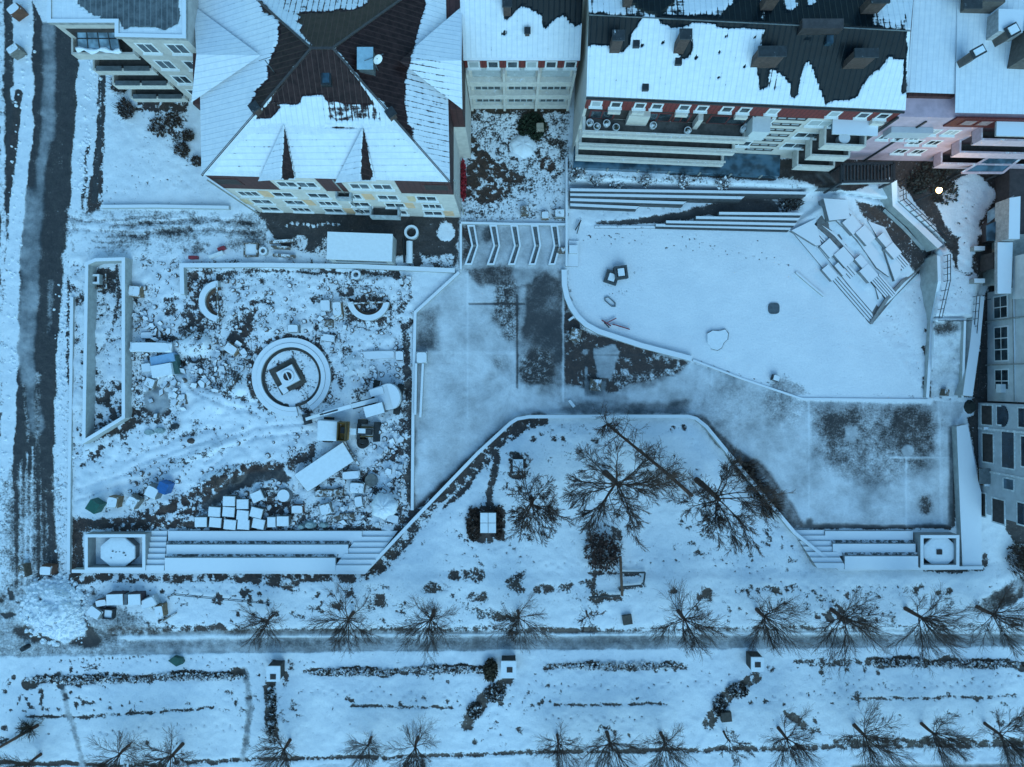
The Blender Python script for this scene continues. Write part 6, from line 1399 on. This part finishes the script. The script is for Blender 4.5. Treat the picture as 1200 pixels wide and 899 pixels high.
# leaning tree: a long trunk that reaches to the upper left
r_ = thing('leaning_tree', 'leaning bare tree whose long trunk points to the upper left wall', 'tree', G(811,581), 'big bare trees on the lawn')
a, b = G(811,581), P(711,497,4.2); m = MB(); m.tube([a, lerp(a,b,.35)+Vector((0,.12,.1)), lerp(a,b,.7)+Vector((0,.05,.15)), b], [.18,.16,.13,.10], 8); m.build('trunk', bark, r_)
mc = MB(); rr_ = random.Random(3)
def twig(p, d, ln, r, dep):
    pts = [p]; q = p.copy(); dd = d.copy()
    for i in range(3): dd = (dd + Vector((rr_.gauss(0,.2), rr_.gauss(0,.2), rr_.gauss(0,.15)))).normalized(); q = q + dd*ln/3; pts.append(q.copy())
    mc.tube(pts, [r, r*.8, r*.65, max(.012, r*.5)], 3)
    if dep:
        for k in range(5): 
            f = rr_.uniform(.2,1); i = min(2, int(f*3)); nd = (dd + Vector((rr_.gauss(0,.7), rr_.gauss(0,.7), rr_.gauss(0,.4)))).normalized(); twig(lerp(pts[i], pts[i+1], f*3-i), nd, ln*rr_.uniform(.45,.7), max(.014, r*.55), dep-1)
for k in range(16): twig(b, Vector((rr_.gauss(-.1,.7), rr_.gauss(.1,.7), rr_.uniform(.1,.9))).normalized(), 1.3, .04, 2)
for k in range(22):
    f = rr_.uniform(.12,.95); twig(lerp(a,b,f), Vector((rr_.gauss(.1,.7), rr_.gauss(.3,.7), rr_.uniform(0,.8))).normalized(), 1.7, .045, 2)
mc.build('crown', twigm, r_)
# shrubs: many small upright twigs and leaf flakes
def shrub(name, px, py, rx, ry, h, label, cat='shrub', col=(.022,.024,.016), n=140, twg=90, grp=None, snow=.25, seed=0, poly_=None):
    rr_ = random.Random(seed*7+int(px)); z0 = gz(px, py); c_ = P(px, py, z0); t = thing(name, label, cat, c_, grp); m = MB(); f = MB()
    for k in range(twg):
        a = rr_.uniform(0,6.283); q = math.sqrt(rr_.random())*.8; p = c_ + Vector((q*L(rx)*math.cos(a), q*L(ry)*math.sin(a), 0)); o = Vector((math.cos(a)*.5*q+rr_.gauss(0,.2), math.sin(a)*.5*q+rr_.gauss(0,.2), 1)).normalized()
        e = p + o*h*rr_.uniform(.6,1.1); mid = lerp(p, e, .5)+Vector((rr_.gauss(0,.05),rr_.gauss(0,.05),0)); m.tube([p, mid, e], [.025,.018,.01], 3)
    m.build('twigs', twigm, t)
    for k in range(n):
        a = rr_.uniform(0,6.283); q = math.sqrt(rr_.random()); zz = h*rr_.uniform(.15,1.0)*(1-.35*q*q)
        p = c_ + Vector((q*L(rx)*math.cos(a), q*L(ry)*math.sin(a), zz)); s_ = rr_.uniform(.06,.17); u = Vector((rr_.gauss(0,1),rr_.gauss(0,1),rr_.gauss(0,.6))).normalized(); v = u.cross(Vector((rr_.gauss(0,1),rr_.gauss(0,1),1))).normalized()
        f.add([p-u*s_-v*s_*.5, p+u*s_-v*s_*.5, p+u*s_*.8+v*s_*.6, p-u*s_*.6+v*s_*.7], [(0,1,2,3)])
    f.build('foliage', M('%s_leaf_%d' % (name, int(col[0]*1000)), col, snow, .9, .4, 6), t); return t
shrub('conifer_bush', 705, 645, 20, 24, 2.2, 'dark reddish conifer bush below the big trees', 'bush', (.060,.030,.024), 420, 200, None, .4)
shrub('hut_hedge', 556, 614, 9, 20, .8, 'dark evergreen bed hugging the left side of the four panel hut', 'hedge', (.045,.024,.016), 420, 60, None, .35)
shrub('hut_hedge', 584, 612, 5, 20, .7, 'narrow dark hedge on the right side of the four panel hut', 'hedge', (.045,.024,.016), 300, 40, None, .35)
for i, (x, y, rx, ry) in enumerate(((872,550,13,10),(886,572,13,13),(900,594,12,12))): shrub('brown_shrub', x, y, rx, ry, 1.5, 'bushy brown leafless shrub, %s of the three along the right lawn wall' % ('upper', 'middle', 'lower')[i], 'shrub', (.10,.07,.05), 60, 260, 'brown shrubs along the lawn wall', 0.0, i)
for i, (x, y, r) in enumerate(((143,102,9),(150,130,10))): shrub('dark_shrub', x, y, r, r*1.2, 1.2, 'dark leafless shrub on the corner lawn, %s one' % ('upper', 'lower')[i], 'shrub', (.025,.02,.02), 120, 130, 'shrubs on the corner lawn', .1, i)
for i, (x, y, r) in enumerate(((186,150,11),(204,142,9),(214,176,9),(222,160,7),(232,190,6))): shrub('low_shrub', x, y, r, r, .7, 'low dark shrub under the corner block, ' + ('largest one at the left', 'one close to the lowest balcony', 'one in the middle of the speckled patch', 'small one close to the brown roof', 'lowest one beside the brown roof')[i], 'shrub', (.045,.03,.02), 70, 90, 'low shrubs under the corner block', .5, i)
shrub('evergreen_bed', 623, 150, 16, 16, .6, 'round dark green bush at the top of the courtyard', 'bush', (.014,.026,.012), 900, 30, None, .05)
shrub('red_hedge', 543, 213, 3.5, 24, .9, 'narrow bright red hedge against the wall of the hip roofed block', 'hedge', (.34,.02,.03), 420, 40, None, .15)
shrub('brown_shrub', 575, 783, 8, 13, 1.2, 'brown pointed shrub left of the kiosk with the black hatch', 'shrub', (.055,.042,.022), 420, 60, None, .05)
for i, (x, y, rx) in enumerate(((676,203,10),(697,212,8),(722,216,9),(756,213,8),(800,214,7),(846,216,8))): shrub('slope_shrub', x, y, rx, 7, .8, 'small snowy shrub, %s from the left along the slope path below the balconies' % W_[i], 'shrub', (.035,.04,.04), 70, 60, 'small shrubs on the slope', .75, i)
shrub('slope_shrub', 925, 238, 15, 9, .8, 'wide grey shrub at the right end of the stepped lawn', 'shrub', (.05,.055,.055), 140, 120, None, .5)
for i, (x, y, rx, ry) in enumerate(((1090,203,22,12),(1106,226,16,14),(1075,215,14,12))): shrub('ivy_bed', x, y, rx, ry, .5, 'dark low ground shrub on the upper walk, ' + ('one under the pink block', 'one left of the snowy round terrace', 'one next to the pergola')[i], 'shrub', (.04,.042,.036), 200, 40, 'dark shrubs on the upper walk', .3, i)
for i, (x, y, w_, h_) in enumerate(((580,812,13,10),(556,832,9,10),(864,808,12,9),(842,826,8,12),(318,818,5,14),(318,848,5,14))): shrub('trench_hedge', x, y, w_, h_, .5, 'dark hedge filling the ' + ('slanted trench below the kiosk with the black hatch', 'lower end of the slanted trench near the fifth tree', 'slanted trench below the tall hatch kiosk', 'foot of the slanted trench beside the stone block', 'upper half of the straight dark trench', 'lower half of the straight dark trench')[i], 'hedge', (.035,.024,.016), 200, 30, None, .58, i)
for i, (x0, x1, y, n) in enumerate(((30,180,796,7),(180,290,792,5),(364,470,787,5),(470,572,784,5),(640,800,780,6),(1018,1090,776,4),(1090,1200,778,5))):
    t = shrub('low_hedge', (x0+x1)/2, y, (x1-x0)/2, 4.5, .45, 'low dark hedge below the long path, ' + ('far left one', 'one left of the kiosk with the trench', 'one right of the kiosk with the trench', 'one ending at the brown pointed shrub', 'one in the middle between two kiosks', 'one short of the right edge', 'one at the right edge')[i], 'hedge', (.06,.038,.025), 70*n, 8*n, 'low hedges below the long path', .68, i)
# brush heap with a fallen trunk at the lower left
t = thing('brush_heap', 'brown root heap with a fallen trunk at the lower left edge', 'brush heap', G(34,852)); m = MB(); m.tube([G(-8,880,.2), G(20,864,.35), G(44,850,.4)], [.12,.14,.18], 7); m.build('trunk', bark, t); mc = MB(); rr_ = random.Random(9)
for k in range(40): twig(G(36,852,.3), Vector((rr_.gauss(-.2,.8), rr_.gauss(0,.6), rr_.uniform(-.1,.8))).normalized(), 1.0, .04, 1)
mc.build('branches', M('brown_twig', (.05,.035,.022), 0), t)
shrub('corner_shrub', 1192, 655, 16, 20, 1.3, 'bare brown shrub by the slanted lane at the right edge', 'shrub', (.06,.048,.035), 120, 260, None, 0)

# ============================================================ rubble and snow clods that nobody could count
def clods(name, spots, mat, label):
    rr_ = random.Random(4); m = MB()
    for (x, y, r) in spots:
        c_ = G(x, y); a0 = rr_.uniform(0, 6.28); k = rr_.choice((5,6,7)); b = []; t = []
        for i in range(k):
            a = a0 + 2*math.pi*i/k; q = r*rr_.uniform(.75,1.25); b.append((c_.x+q*math.cos(a), c_.y+q*math.sin(a), c_.z-.06)); t.append((c_.x+q*.62*math.cos(a), c_.y+q*.62*math.sin(a), c_.z+r*rr_.uniform(.5,.95)))
        m.hexa(b, t)
    o = m.build(name, mat); o['kind'] = 'stuff'; o['label'] = label
rr2 = random.Random(12); sp = []
while len(sp) < 1500:
    x, y = rr2.uniform(150,482), rr2.uniform(306,618)
    if not bool(inside(np.array([x]), np.array([y]), ST)[0]): continue
    if math.hypot(x-340,y-442) < 47: continue
    i, j = int(x-X0), int(y-Y0)
    if NF[j,i] + .25*rr2.random() < .58 or COV[j,i] < .45: continue
    if 545 > y > 480 and x < 330 and rr2.random() < .85: continue
    sp.append((x, y, min(.3, .05 + rr2.expovariate(13))))
clods('rubble', sp, M('rubble_stone', (.13,.10,.085), .72, .85, .3, 6), 'snow dusted rubble scattered over the building site')
sp = []
for k in range(420):
    a, q = rr2.uniform(0,6.28), math.sqrt(rr2.random()); sp.append((63+q*40*math.cos(a), 714+q*42*math.sin(a), rr2.uniform(.08,.30)))
for pts in ([(28,-20),(28,90),(20,210),(14,340),(10,470),(5,620)], [(110,50),(102,150),(94,225)], [(78,330),(74,470),(73,640)], [(60,676),(100,700),(96,745),(50,742)]):
    for k in range(130):
        f = rr2.random()*(len(pts)-1); i = int(f); f -= i; sp.append((lerp(pts[i][0],pts[i+1][0],f)+rr2.gauss(0,5), lerp(pts[i][1],pts[i+1][1],f)+rr2.gauss(0,4), rr2.uniform(.06,.2)))
clods('snow_clods', sp, SNW, 'loose snow clods along the street and over the ploughed heap')

rr3 = random.Random(21); m = MB()
for (cx, cy, sp_, n) in ((203,446,24,34),(182,392,16,16),(382,378,15,22),(432,592,22,26),(390,606,18,14),(302,592,12,10),(474,332,9,10),(428,450,18,18),(282,420,18,20),(165,366,10,8),(250,440,22,20),(455,520,14,14),(462,560,10,12)):
    for k in range(n):
        x, y = rr3.gauss(cx, sp_*.6), rr3.gauss(cy, sp_*.6)
        if math.hypot(x-340, y-442) < 50 or not (152 < x < 480 and 320 < y < 616): continue
        c_ = G(x, y); a0 = rr3.uniform(0, 6.28); kk = rr3.choice((4,4,5)); r = rr3.uniform(.16,.46); e = rr3.uniform(.45,1.); h = rr3.uniform(.12,.4); tx, ty = rr3.gauss(0,.12), rr3.gauss(0,.12); b = []; t = []
        for i in range(kk):
            a = 2*math.pi*i/kk + rr3.uniform(-.2,.2); u, v = r*math.cos(a), r*e*math.sin(a); px_, py_ = u*math.cos(a0)-v*math.sin(a0), u*math.sin(a0)+v*math.cos(a0)
            b.append((c_.x+px_, c_.y+py_, c_.z-.1)); t.append((c_.x+px_*.94, c_.y+py_*.94, c_.z+h+tx*px_/r+ty*py_/r))
        m.hexa(b, t)
o = m.build('broken_slabs', M('slab_debris', (.15,.12,.10), .93, .85, .3, 4)); o['kind'] = 'stuff'; o['label'] = 'snow covered broken slabs and boards heaped about the building site'
